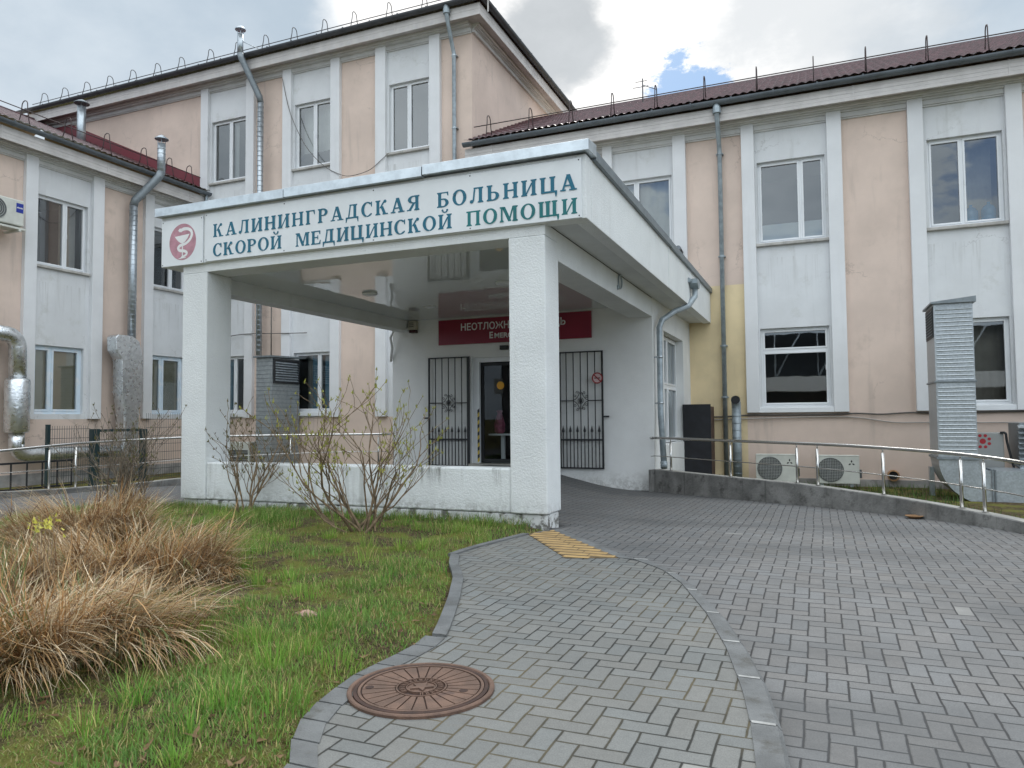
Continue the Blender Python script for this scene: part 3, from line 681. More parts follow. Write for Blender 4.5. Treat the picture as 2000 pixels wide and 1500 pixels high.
def drape(b, u0, u1, z0, z1, o, n=None, amp=0.02):
    n = n or max(4, int((u1-u0)/0.05)); vs = []
    for i in range(n+1):
        u = u0+(u1-u0)*i/n; oo = o+amp*math.sin(i*2.1)+amp*0.6*math.sin(i*0.77)
        vs += [(u, oo, z0), (u, oo*1.0, z1)]
    b._add(vs, [(2*i, 2*i+2, 2*i+3, 2*i+1) for i in range(n)], True)
def window(root, F, u0, u1, z0, z1, splits=(0.5,), transom=None, room=ROOM, frame=PVC, sill='thin', rec=0.13, tilt=None, extras=None, sashes=True, fw=0.05, sw=0.042, depth=2.4):
    """casement window: frame with leaves; panes, sill, room and furnishings are its children"""
    b = MB(F); q = -rec
    b.box(u0, u0+fw, q-.04, q+.03, z0, z1); b.box(u1-fw, u1, q-.04, q+.03, z0, z1)
    b.box(u0+fw, u1-fw, q-.04, q+.03, z1-fw, z1); b.box(u0+fw, u1-fw, q-.04, q+.03, z0, z0+fw)
    ed = [u0+fw]+[u0+(u1-u0)*s for s in splits]+[u1-fw]
    cells = []
    for i in range(len(ed)-1):
        a = ed[i]+(0.025 if i > 0 else 0); c = ed[i+1]-(0.025 if i < len(ed)-2 else 0)
        if i < len(ed)-2: b.box(ed[i+1]-.025, ed[i+1]+.025, q-.038, q+.028, z0+fw, z1-fw)
        if transom: cells += [(a, c, z0+fw, transom-.03), (a, c, transom+.03, z1-fw)]
        else: cells.append((a, c, z0+fw, z1-fw))
    if transom: b.box(u0+fw, u1-fw, q-.037, q+.032, transom-.03, transom+.03)
    pb = MB(F)
    for (a, c, d, e) in cells:
        l = sw if sashes else 0.012
        b.box(a, a+l, q-.02, q+.045, d, e); b.box(c-l, c, q-.02, q+.045, d, e)
        b.box(a+l, c-l, q-.02, q+.045, d, d+l); b.box(a+l, c-l, q-.02, q+.045, e-l, e)
        pb.quad((a+l,q,d+l),(c-l,q,d+l),(c-l,q,e-l),(a+l,q,e-l))
    if not hasattr(window, 'n'): window.n = 0
    w = b.build('window', frame, root, bevel=0.006)
    if sashes:
        hb = MB(F); um = ed[1]+.05 if len(ed) > 2 else u1-.09; zm = (z0+z1)/2
        hb.box(um-.012, um+.012, q+.045, q+.06, zm-.09, zm+.03); hb.build('handle', frame, w)
    pb.build('pane', GLASS, w)
    if sill == 'thin':
        s = MB(F); s.box(u0-.07, u1+.05, -rec+.03, .085, z0-.085, z0-.012); s.build('sill', SILL, w, bevel=0.012)
    elif sill == 'box':
        s = MB(F); s.box(u0-.06, u1+.06, -rec+.03, .10, z0-.14, z0-.02); s.build('sill', PVC, w, bevel=0.008)
    r = MB(F); a, c, d, e, f0, f1 = u0-.35, u1+.35, z0-.5, z1+.25, q-.09, q-depth
    r.quad((a,f1,d),(c,f1,d),(c,f1,e),(a,f1,e)); r.quad((a,f0,d),(a,f1,d),(a,f1,e),(a,f0,e)); r.quad((c,f0,d),(c,f1,d),(c,f1,e),(c,f0,e))
    r.quad((a,f0,e),(c,f0,e),(c,f1,e),(a,f1,e)); r.quad((a,f0,d),(c,f0,d),(c,f1,d),(a,f1,d))
    r.quad((a,f0,d),(u0,f0,d),(u0,f0,e),(a,f0,e)); r.quad((u1,f0,d),(c,f0,d),(c,f0,e),(u1,f0,e))
    r.quad((u0,f0,d),(u1,f0,d),(u1,f0,z0),(u0,f0,z0)); r.quad((u0,f0,z1),(u1,f0,z1),(u1,f0,e),(u0,f0,e))
    r.build('room', room, w)
    if extras: extras(w, F, u0, u1, z0, z1, q)
    return w
# what stands behind particular panes
def x_drape(m, a0, a1, zc=0.0, o=-.12):
    def f(w, F, u0, u1, z0, z1, q):
        b = MB(F); drape(b, u0+(u1-u0)*a0, u0+(u1-u0)*a1, z0+.03+zc*(z1-z0), z1-.03, q+o, amp=0.018); b.build('curtain', m, w)
    return f
def x_film(zf):
    def f(w, F, u0, u1, z0, z1, q):
        b = MB(F); b.box(u0+.06, u1-.06, q-.05, q-.045, z0+.06, z0+.06+zf); b.build('frosted_film', FILM, w)
    return f
def x_blind(m, zt=1.0, a0=0.03, a1=0.97):
    def f(w, F, u0, u1, z0, z1, q):
        b = MB(F); b.box(u0+(u1-u0)*a0, u0+(u1-u0)*a1, q-.09, q-.075, z1-(z1-z0)*zt+.05, z1-.05); b.build('roller_blind', m, w)
    return f
def x_many(*fs):
    def f(*a):
        for g in fs: g(*a)
    return f
def x_tube(w, F, u0, u1, z0, z1, q):
    b = MB(F); b.tube([(u1-.95, q-1.5, z1-.55), (u1+.12, q-.95, z1-.47)], 0.035, 8); b.build('lamp_tube', FLUO, w)
def x_bottles(w, F, u0, u1, z0, z1, q):
    for i, uu in enumerate((u1-.58, u1-.24)):
        b = MB(F); b.lathe([(0.13,0),(0.145,.02),(0.145,.13),(0.137,.15),(0.145,.17),(0.145,.32),(0.10,.39),(0.035,.43),(0.035,.48)], (uu, q-.22, z0+.02+.03*i), n=20, smooth=True)
        b.build('water_bottle', BOTT, w)

def facade(root, F, u_lo, u_hi, zb, zt, ptop, bays, panel_top, wins, pd=0.13):
    """bays: (pilaster a,b, pilaster c,d); wins[i]: list of window argument dicts"""
    b = MB(F); prev = u_lo
    for (a, bb, c, d) in bays:
        wallrect(b, prev, bb, zb, zt); wallrect(b, bb, c, zb, 1.38); wallrect(b, bb, c, panel_top, zt); prev = c
    wallrect(b, prev, u_hi, zb, zt)
    b.build('wall', PEACH, root)
    for i, (a, bb, c, d) in enumerate(bays):
        hs = [(w['u0'], w['u1'], w['z0'], w['z1']) for w in wins[i]]
        p = MB(F); wallrect(p, bb, c, 1.38, panel_top, hs, rev=0.23); p.build('bay_panel', WHITEW, root)
        for (e, g) in ((a, bb), (c, d)):
            p = MB(F); p.box(e, g, -.02, pd, 1.38, ptop); p.build('pilaster', PILW, root, bevel=0.012)
        for w in wins[i]: window(root, F, **w)
    mb = MB(F); ua = u_lo
    ed = []
    for (a, bb, c, d) in bays: ed += [(a, bb), (c, d)]
    for (a, bb) in ed+[(u_hi, u_hi)]:
        if a-ua > 0.02:
            mb.box(ua, a, -.02, 0.075, panel_top, panel_top+.11); mb.box(ua, a, -.02, 0.045, panel_top-.035, panel_top)
            mb.box(ua, a, -.02, 0.11, panel_top+.11, ptop)
        ua = bb
    mb.box(u_lo, u_hi, -.02, 0.17, ptop, zt-.06); mb.box(u_lo, u_hi, -.02, 0.24, zt-.06, zt)
    mb.build('cornice', TRIM, root, bevel=0.008)
def eave(root, F, u0, u1, zs, gm, ext0=0.0, ext1=0.0, over=0.45, joints=1.9):
    b = MB(F); b.box(u0-ext0*over, u1+ext1*over, -.02, over, zs, zs+.035); b.build('soffit', SOFF, root)
    b = MB(F)
    for k in range(4):
        b.box(u0-ext0*(over+.03), u1+ext1*(over+.03), over, over+.028-.003*(k % 2), zs-.05+k*.085, zs-.05+k*.085+.081)
    for i in range(int((u1-u0)/3)+1): b.box(u0+i*3.0+.8, u0+i*3.0+.84, over+.028, over+.036, zs-.055, zs+.29)
    b.build('fascia', FASC, root)
    b = MB(F); r = 0.10; o = over+.133; z = zs+.41
    a = [(o+r*math.cos(R(t)), z+r*math.sin(R(t))) for t in range(180, 361, 18)]
    a2 = [(o+(r-.008)*math.cos(R(t)), z+(r-.008)*math.sin(R(t))) for t in range(360, 179, -18)]
    g0 = u0-ext0*(over+.2); g1 = u1+ext1*(over+.2)
    b.prism([(g0, p, q) for p, q in a+a2], (g1-g0, 0, 0))
    u = g0+.5
    while u < g1:
        rr = r+.006; c = [(o+rr*math.cos(R(t)), z+rr*math.sin(R(t))) for t in range(180, 361, 20)]
        b.prism([(u, p, q) for p, q in c]+[(u, o+rr, z+.02), (u, o-rr, z+.02)], (0.035, 0, 0))
        u += joints/2 if int((u-g0)/joints*2) % 2 else joints/2
    b.build('gutter', gm, root)
def tiled_roof(root, F, u0, u1, o0, z0, o1, z1, m=ROOFM, period=0.185, mod=0.35, du=0.0308):
    L = math.hypot(o0-o1, z1-z0); n = int(L/mod); nu = int((u1-u0)/du); vs = []; rows = []
    us = [u0+(u1-u0)*i/nu for i in range(nu+1)]
    for k in range(n+1):
        s0 = k*mod; s1 = min(L, (k+1)*mod)
        if s1-s0 < .01: break
        rows += [(s0, 0.044), (s1-.012, 0.004)]
    nx, nz = (z1-z0)/L, (o0-o1)/L
    b = MB(F)
    for s, h in rows:
        t = s/L; o = o0+(o1-o0)*t; z = z0+(z1-z0)*t
        for u in us:
            ph = (u/period) % 1.0; hh = h+0.034*(0.5+0.5*math.cos(2*math.pi*ph))**0.7
            vs.append((u, o+nx*hh, z+nz*hh))
    m_ = nu+1
    b._add(vs, [(i*m_+k, i*m_+k+1, (i+1)*m_+k+1, (i+1)*m_+k) for i in range(len(rows)-1) for k in range(nu)], True)
    return b.build('roof', m, root)
def snow_guard(root, F, us, zr, slope, o_front, gm, rails=(0.10, 0.44), top=0.72, span=None):
    """rail along the eave carried by hoops standing on the roof"""
    b = MB(F); u0, u1 = span or (us[0]-.4, us[-1]+.4)
    for h in rails: b.tube([(u0, o_front-.13, zr+h+.02), (u1, o_front-.13, zr+h+.02)], 0.014, 6)
    g = b.build('snow_guard', gm, root)
    for u in us:
        b = MB(F); zb = zr-.05
        p = [(u, o_front+.06, zb), (u, o_front-.04, zr+top*.62)]+[(u, o_front-.16+.11*math.cos(R(a)), zr+top-.11+.11*math.sin(R(a))) for a in (15,50,90,130,165)]+[(u, o_front-.30, zr+top*.55), (u, o_front-.40, zr+.15)]
        b.tube(p, 0.0135, 5, smooth=True); b.build('hoop', gm, g)

def W(u0, u1, z0, z1, **k): return dict(u0=u0, u1=u1, z0=z0, z1=z1, **k)
# ---- right wing
def build_right_wing():
    t = thing('hospital_wing', 'two-storey peach hospital wing with white window bays to the right of the portico', 'building', (2, 18.6, -0.3))
    bays = [(-8.67,-8.38,-6.84,-6.52),(-5.09,-4.83,-3.26,-2.94),(-1.60,-1.30,0.32,0.64),(2.00,2.31,3.87,4.18),(5.57,5.88,7.44,7.75)]
    def win(i, b, c):
        U = dict(z0=5.47, z1=7.46)
        L = dict(z0=1.52, z1=3.40)
        if i == 0: return [W(b+.05, c-.05, **U)]
        if i == 1: return [W(b+.05, c-.05, splits=(0.37,), room=ROOM, extras=x_many(x_drape(CURT, 0.02, 0.4, 0.35), x_drape(CURT, 0.4, 0.98, 0.0, -.2)), **U)]
        if i == 2: return [W(b+.05, c-.05, splits=(0.64,), room=ROOMD, extras=x_film(0.42), **U), W(b+.04, c-.05, splits=(), transom=2.86, room=ROOMD, sill='box', **L)]
        if i == 3: return [W(b+.07, c-.05, splits=(0.47,), room=ROOM, extras=x_many(x_drape(CURTT, 0.50, 0.93, 0.0, -.6), x_bottles), **U), W(b+.04, c-.05, splits=(0.5,), room=ROOMD, sill='box', extras=x_drape(CURTT, 0.5, 1.0, 0.0, -.5), **L)]
        return [W(b+.05, c-.05, **U), W(b+.05, c-.05, **L)]
    facade(t, FR, XT, 14.0, -0.6, 8.5, 8.40, bays, 8.24, [win(i, x[1], x[2]) for i, x in enumerate(bays)])
    b = MB(FR); b.quad((-2.95,.004,-.3),(-1.60,.004,-.3),(-1.60,.004,4.52),(-2.95,.004,4.52)); b.build('wall_patch', YELLOW, t)
    b = MB(FR); b.box(-1.0, 14.0, -.02, .035, -.6, -.16); b.build('plinth', PLINTHG, t)
    eave(t, FR, XT, 14.0, 8.5, GUTTER)
    tiled_roof(t, FR, XT+.01, 14.0, 0.56, 8.95, -4.47, 11.45)
    b = MB(FR); b.box(XT+.01, 14.0, -4.62, -4.40, 11.44, 11.52); b.build('ridge_cap', ROOFM, t, bevel=.02)
    b = MB(FR); b.quad((XT,-4.47,11.4),(14,-4.47,11.4),(14,-10,8.6),(XT,-10,8.6)); b.quad((XT,-10,-.6),(14,-10,-.6),(14,-10,8.6),(XT,-10,8.6)); b.quad((14,0,-.6),(14,-10,-.6),(14,-10,8.6),(14,0,8.6)); b.build('rear_wall', PEACH, t)
    snow_guard(t, FR, [-8.3,-7.05,-5.9,-4.76,-3.63,-2.42,-1.19,0.08,1.19,2.42,3.56,4.75,5.95], 9.02, .5, 0.38, GUARD, span=(-8.75, 8.0))
    b = MB(FR); path = [(-2.10,.56,8.85),(-2.10,.56,8.62),(-2.10,.50,8.45),(-2.105,.18,7.98),(-2.105,.12,7.82),(-2.105,.12,-.15)]
    b.tube(path, [.085,.06,.055,.055,.055,.055], 12); b.lathe([(.10,0),(.10,.12),(.06,.24)][::-1], (-2.10,.56,8.62), n=14)
    dp = b.build('downpipe', DPIPE, t)
    b = MB(FR)
    for z in (7.75, 5.2, 3.0, 1.75): b.lathe([(.066,0),(.066,.04)], (-2.105,.12,z), n=12); b.box(-2.19, -2.02, .0, .13, z+.008, z+.03)
    b.build('pipe_clip', DPIPE, dp)
build_right_wing()
# ---- tall block
def build_tall():
    t = thing('hospital_block', 'tall three-storey peach hospital block with hipped eaves behind the portico', 'building', (-15, 18.6, -0.3))
    bays = [(-19.02,-18.70,-17.07,-16.74),(-15.58,-15.24,-13.73,-13.39),(-12.10,-11.74,-10.25,-9.90)]
    def win(i, b, c):
        T = dict(z0=9.26, z1=11.34); U = dict(z0=5.47, z1=7.46); L = dict(z0=1.56, z1=3.40)
        e3 = [x_many(x_tube, x_drape(CURT, 0.45, 0.62)), x_many(x_drape(CURT, 0.02, 0.98, 0.28, -.3)), None][i]
        eL = [x_many(x_drape(CURTB, 0.1, 0.62, 0, -.1)), x_many(x_drape(CURT, 0.05, 0.40, 0, -.5), x_drape(CURTB, 0.40, 0.60, 0, -.1), x_drape(CURTB, 0.74, 0.97, 0, -.1)), None][i]
        sp = [(0.5,), (0.52,), (0.47,)][i]
        r = [W(b+.06, c-.05, splits=sp, extras=e3, room=[ROOM, ROOM, ROOMD][i], **T), W(b+.06, c-.05, **U)]
        if i < 2: r.append(W(b+.06, c-.05, splits=(0.66 if i else 0.68,), extras=eL, sill='box', **L))
        return r
    facade(t, FR, -27.0, XT, -0.6, 12.62, 12.50, bays, 12.38, [win(i, x[1], x[2]) for i, x in enumerate(bays)])
    b = MB(FS); wallrect(b, YW, 34, 8.0, 12.62); b.build('wall', PEACH, t)
    b = MB(FS); b.box(YW+.01, 34, -.02, .075, 12.38, 12.49); b.box(YW+.01, 34, -.02, .11, 12.49, 12.52); b.box(YW, 34, -.02, .17, 12.52, 12.56); b.box(YW, 34, -.02, .24, 12.562, 12.62); b.build('cornice', TRIM, t, bevel=.008)
    b = MB(FR); b.quad((-27,0,-.6),(-27,-16,-.6),(-27,-16,12.6),(-27,0,12.6)); b.quad((-27,-15.4,-.6),(XT,-15.4,-.6),(XT,-15.4,12.6),(-27,-15.4,12.6)); b.build('rear_wall', PEACH, t)
    eave(t, FR, -27.0, XT, 12.62, GUTTERD, 1, 1); 
    b = MB(FS); b.box(YW, 34, -.02, .448, 12.621, 12.655); b.build('soffit', SOFF, t)
    b = MB(FS)
    for k in range(4): b.box(YW-.47, 34, .45, .478-.003*(k % 2), 12.57+k*.085, 12.57+k*.085+.081)
    b.build('fascia', FASC, t)
    b = MB(FS); r = .10; o = .583; z = 13.03
    a = [(o+r*math.cos(R(q)), z+r*math.sin(R(q))) for q in range(180, 361, 18)]; a2 = [(o+(r-.008)*math.cos(R(q)), z+(r-.008)*math.sin(R(q))) for q in range(360, 179, -18)]
    b.prism([(YW-.62, p, q) for p, q in a+a2], (16, 0, 0))
    for k in range(16): b.prism([(YW+.2+k*.95, p*1.0, q-.006) for p, q in a]+[(YW+.2+k*.95, o+r, z+.02), (YW+.2+k*.95, o-r, z+.02)], (.035, 0, 0))
    b.build('gutter', GUTTERD, t)
    b = MB(); x0, x1, y0, y1, z0, zr = -27.55, XT+.55, YW-.55, 34.6, 13.06, 15.2; ym = (y0+y1)/2
    b._add([(x0,y0,z0),(x1,y0,z0),(x1,y1,z0),(x0,y1,z0),(x0+8,ym,zr),(x1-8,ym,zr)], [(0,1,5,4),(1,2,5),(2,3,4,5),(3,0,4)]); b.build('roof', ROOFM, t)
    snow_guard(t, FR, [-26.65,-25.53,-24.36,-23.18,-22.04,-20.86,-19.75,-18.45,-17.29,-16.13,-15.0,-13.83,-12.74,-11.5,-10.3], 13.1, .3, 0.42, GUARDG, rails=(0.25,), top=0.60, span=(-27.3,-9.2))
    b = MB(FR); u = -9.43
    path = [(u,.57,12.98),(u,.57,12.76),(u,.52,12.6),(u-.01,.2,11.98),(u,.12,11.8),(u,.12,8.0),(u,.12,-.1)]
    b.tube(path, [.09,.065,.058,.058,.058,.058,.058], 12); b.lathe([(.10,0),(.10,.12),(.06,.24)][::-1], (u,.57,12.74), n=14); dp = b.build('downpipe', DPIPE, t)
    b = MB(FR)
    for z in (11.72, 9.6): b.lathe([(.068,0),(.068,.04)], (u,.12,z), n=12); b.box(u-.085, u+.085, 0, .13, z+.008, z+.03)
    b.build('pipe_clip', GALVP, dp)
build_tall()
# ---- left wing
def build_left_wing():
    t = thing('hospital_wing', 'two-storey peach hospital wing with maroon roof along the left edge', 'building', (-19.3, 11, -0.3))
    bays = [(5.33,5.63,7.25,7.6),(9.0,9.33,10.95,11.28),(12.70,13.03,14.65,15.0),(16.42,16.75,18.22,18.56)]
    def win(i, b, c):
        U = dict(z0=5.55, z1=7.46); L = dict(z0=1.52, z1=3.38)
        return [W(b+.04, c-.08, splits=(0.58,), room=ROOMD if i != 2 else ROOMD, extras=x_drape(CURTT, 0.62, 0.95, 0, -.3) if i == 2 else None, **U),
                W(b+.02, c-.14, splits=(0.38,), frame=PVCB, fw=.07, sw=.062, room=ROOMT, sill=None, extras=x_blind(BLIND, 1.0), **L)]
    facade(t, FL, 2.0, YW-.02, -0.6, 8.5, 8.40, bays, 8.24, [win(i, x[1], x[2]) for i, x in enumerate(bays)])
    b = MB(FL); b.box(2, YW-.03, -.02, .03, -.6, -.05); b.build('plinth', PLINTHG, t)
    eave(t, FL, 2.0, YW-.03, 8.5, GUTTER)
    tiled_roof(t, FL, 2.0, YW-.02, 0.56, 8.95, -7.75, 12.62, du=0.046)
    b = MB(FL); b.quad((2,-7.75,12.6),(YW,-7.75,12.6),(YW,-16,8.5),(2,-16,8.5)); b.quad((2,0,-.6),(2,-16,-.6),(2,-7.75,12.6),(2,0,8.6)); b.build('rear_wall', PEACH, t)
    b = MB(FL); b.box(2, YW-.05, -7.9, -7.62, 12.6, 12.70); b.build('ridge_cap', ROOFM, t, bevel=.02)
    b = MB(FL); y = YW-.06; b.prism([(y, .5, 8.98),(y, -7.6, 12.60),(y,-7.6,13.0),(y,.15,9.52),(y,.5,9.40)], (.05,0,0)); b.build('flashing', FLASH, t)
    snow_guard(t, FL, [6.4,7.6,8.85,10.1,11.33,12.55,13.76,14.96,16.23,17.2,18.0], 9.02, .45, 0.38, GUARD, span=(3.0, 18.5))
    b = MB(FL); b.tube([(18.42,.56,8.9),(18.42,.56,8.6),(18.42,.3,8.2),(18.42,.12,7.9),(18.42,.12,-.1)], .05, 10); b.build('downpipe', DPIPE, t)
build_left_wing()
#SECTION3
# ------------------------------------------------------------------ entrance portico
CX0, CX1, DX0, DX1, PF, PB, VY = -8.67, -8.20, -3.42, -2.95, 8.11, 8.60, 14.17
def build_portico():
    t = thing('entrance_portico', 'white rendered entrance portico on square columns with a glossy ceiling', 'portico', (-5.8, 8.2, 0))
    for x0, x1 in ((CX0, CX1), (DX0, DX1)):
        b = MB(); b.box(x0, x1, PF, PB, 0.17, 3.475); b.build('column', PORT, t, bevel=.015)
    b = MB(); b.box(CX1, DX0, PF+.02, PF+.30, 0.17, 0.70); b.build('parapet_wall', PARAP, t, bevel=.02)
    b = MB(); b.box(CX0+.03, DX1-.02, PF+.035, PF+.46, -0.4, 0.166); b.build('plinth', PLINTH, t, bevel=.02)
    b = MB(); b.box(CX0, DX1, PF+.005, PB-.06, 3.475, 3.62)
    for x0, x1 in ((CX0, CX1-.17), (DX0, DX1)): b.box(x0+.002, x1-.002, PB-.055, VY-.003, 3.25, 3.62)
    b.build('beam', PORT, t, bevel=.008)
    b = MB(); b.box(-9.06, -2.42, 8.07, 8.27, 3.602, 4.36); b.box(-2.60, -2.42, 8.274, 13.10, 3.602, 4.36); b.box(-2.60, -2.415, 13.115, 18.57, 3.602, 4.36); b.box(-9.06, -8.88, 8.274, 18.57, 3.602, 4.36)
    b.build('fascia', PORT, t, bevel=.008)
    b = MB(); b.box(-8.88, -2.60, 8.27, 18.57, 4.20, 4.34); b.build('roof', CONCT, t)
    b = MB(); b.box(DX1, -2.60, 8.275, 18.56, 3.628, 3.66); b.build('soffit', SOFF2, t)
    b = MB(); b.box(-8.88, CX0, 8.275, 18.56, 3.628, 3.66); b.build('soffit', SOFF2, t)
    n = 40; b = MB(); b.box(CX1-.172, DX0, PB-.055, VY-.002, 3.478, 3.50); b.build('ceiling', CEIL, t)
    for (x, y) in ((-7.09, 10.66), (-4.61, 10.72)):
        b = MB(); b.lathe([(.13,3.478),(.13,3.452),(.115,3.44),(.06,3.425),(.0001,3.42)], (x,y,0), n=24, smooth=True); b.build('ceiling_light', PVC, t)
    b = MB(); b.box(-7.00, -6.80, 12.35, 12.55, 3.46, 3.478); b.build('ceiling_hatch', PVC, t)
    # metal coping in lengths
    for x0, x1, dz in ((-9.12, -6.726, 0), (-6.716, -4.552, 0.004), (-4.54, -2.36, 0.018)):
        b = MB(); z = 4.366+dz; b.prism([(x0, 7.985, z-.012), (x0, 7.985, z+.115), (x0, 8.32, z+.15), (x0, 8.32, z)], (x1-x0,0,0)); b.build('coping', ZINC, t, bevel=.004)
    for y0, y1, dz in ((8.33, 13.2, 0.0), (13.21, 18.56, -.01)):
        b = MB(); b.prism([(-2.365, y0, 4.355+dz), (-2.365, y0, 4.475+dz), (-2.66, y0, 4.50+dz), (-2.66, y0, 4.36+dz)], (0, y1-y0, 0)); b.build('coping', GALVD, t, bevel=.004)
    b = MB(); b.prism([(-9.11, 8.33, 4.365), (-9.11, 8.33, 4.48), (-8.82, 8.33, 4.51), (-8.82, 8.33, 4.37)], (0, 10.2, 0)); b.build('coping', ZINC, t)
    # vestibule behind
    b = MB(); F = lambda p: Vector((p.x, VY-p.y, p.z)); b.xf = F
    wallrect(b, -8.82, -2.95, -.5, 3.62, [(-6.86, -4.90, .34, 2.60)], rev=.14)
    b.xf = lambda p: Vector((-2.95+p.y, p.x, p.z)); wallrect(b, VY, 18.58, -.5, 3.64, [(15.28, 17.62, .72, 3.10)], rev=.3)
    b.xf = None; b.quad((-8.82,VY,-.5),(-8.82,18.58,-.5),(-8.82,18.58,3.64),(-8.82,VY,3.64))
    b.build('vestibule_wall', VEST, t)
    b = MB(); b.box(-6.9, -4.86, VY-.10, VY+.3, .20, .345); b.build('threshold', CONCT, t, bevel=.01)
    def FV(p): return Vector((-2.95+p.y, p.x, p.z))
    window(t, FV, 15.30, 17.60, .74, 3.08, splits=(0.5,), transom=1.98, room=CURT, sill=None, rec=.2, depth=.9, extras=x_blind(FILM, 1.0))
    # sliding glass door
    b = MB(); b.box(-6.86, -6.70, VY+.05, VY+.13, .345, 2.60); b.box(-6.70, -4.92, VY+.05, VY+.13, 2.50, 2.60); b.box(-5.06, -4.90, VY+.05, VY+.13, .345, 2.60)
    d = b.build('door', PVC, t, bevel=.005)
    b = MB(); b.box(-6.70, -6.64, VY+.145, VY+.185, .36, 2.49); b.box(-5.86, -5.80, VY+.145, VY+.185, .36, 2.49); b.box(-6.64, -5.86, VY+.145, VY+.185, .36, .44); b.box(-6.64, -5.86, VY+.145, VY+.185, 2.43, 2.49)
    b.build('door_leaf', DKMET, d)
    b = MB(); b.quad((-6.64,VY+.165,.44),(-5.86,VY+.165,.44),(-5.86,VY+.165,2.43),(-6.64,VY+.165,2.43)); b.build('pane', CLEAR, d)
    b = MB(); b.lathe([(.085,0),(.085,-.004)], (-6.25, VY+.160, 2.0), axis='Y', n=28); b.build('round_sticker', ORANGE, d)
    b = MB(); z = .36; k = 0
    while z < 1.42:
        for (x0, x1) in ((-6.745, -6.695),):
            b.cur = k % 2; b.quad((x0,VY+.046,z),(x1,VY+.046,z+.04),(x1,VY+.046,z+.12),(x0,VY+.046,z+.08))
        z += .08; k += 1
    b.build('hazard_tape', [TAPEY, BLACKP], d)
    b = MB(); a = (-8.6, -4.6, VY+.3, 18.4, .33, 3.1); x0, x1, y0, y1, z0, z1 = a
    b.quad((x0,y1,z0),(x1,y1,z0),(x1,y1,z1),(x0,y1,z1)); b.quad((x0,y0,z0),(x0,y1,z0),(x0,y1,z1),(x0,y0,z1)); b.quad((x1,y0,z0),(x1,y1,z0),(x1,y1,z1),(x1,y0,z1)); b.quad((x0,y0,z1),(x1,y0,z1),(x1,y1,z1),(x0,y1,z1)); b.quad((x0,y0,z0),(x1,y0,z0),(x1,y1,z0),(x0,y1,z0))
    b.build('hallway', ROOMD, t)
    b = MB(); b.box(-6.16, -5.98, VY-.09, VY-.002, 2.74, 2.83); b.build('door_sensor', BLACKP, t, bevel=.01)
    # round lamp bracket on the beam flank and rainwater pipe
    b = MB(); b.tube(arc((-2.93, 11.62, 3.50), .11, 0, 360, 20, (0,1,0), (0,0,1))[:-1], .012, 6, close=True); b.tube([(-2.95,11.5,3.42),(-2.93,11.5,3.36)], .022, 8); b.build('lamp_bracket', DPIPE, t)
    b = MB(); b.prism([(-2.40,15.30,4.14),(-2.40,15.66,4.14),(-2.40,15.66,4.05),(-2.40,15.55,3.96),(-2.40,15.44,3.96),(-2.40,15.30,4.05)], (.16,0,0)); b.tube([(-2.40,15.32,4.10),(-2.40,15.18,4.10)], .05, 8)
    b.tube([(-2.32,15.49,3.97),(-2.32,15.47,3.80),(-2.42,15.18,3.56),(-2.62,14.72,3.40),(-2.80,14.38,3.20),(-2.84,14.30,3.05),(-2.84,14.28,1.4),(-2.76,14.10,.42)], .058, 12)
    b.tube([(-2.76,14.10,.44),(-2.75,14.05,.33)], .066, 12)
    p = b.build('downpipe', DPIPE, t)
    b = MB()
    for z in (2.45, 1.55): b.tube([(-2.84,14.285,z),(-2.84,14.285,z+.035)], .066, 12); b.box(-2.95,-2.84,14.27,14.30,z+.008,z+.028)
    b.build('pipe_clip', GALVP, p)
    b = MB(); b.tube([(-8.25,14.1,3.3),(-8.62,13.9,3.28),(-8.74,13.95,3.1),(-8.76,14.05,2.9),(-8.86,14.16,2.6)], .03, 6)
    b.build('side_gutter_pipe', PVC, t)
build_portico()

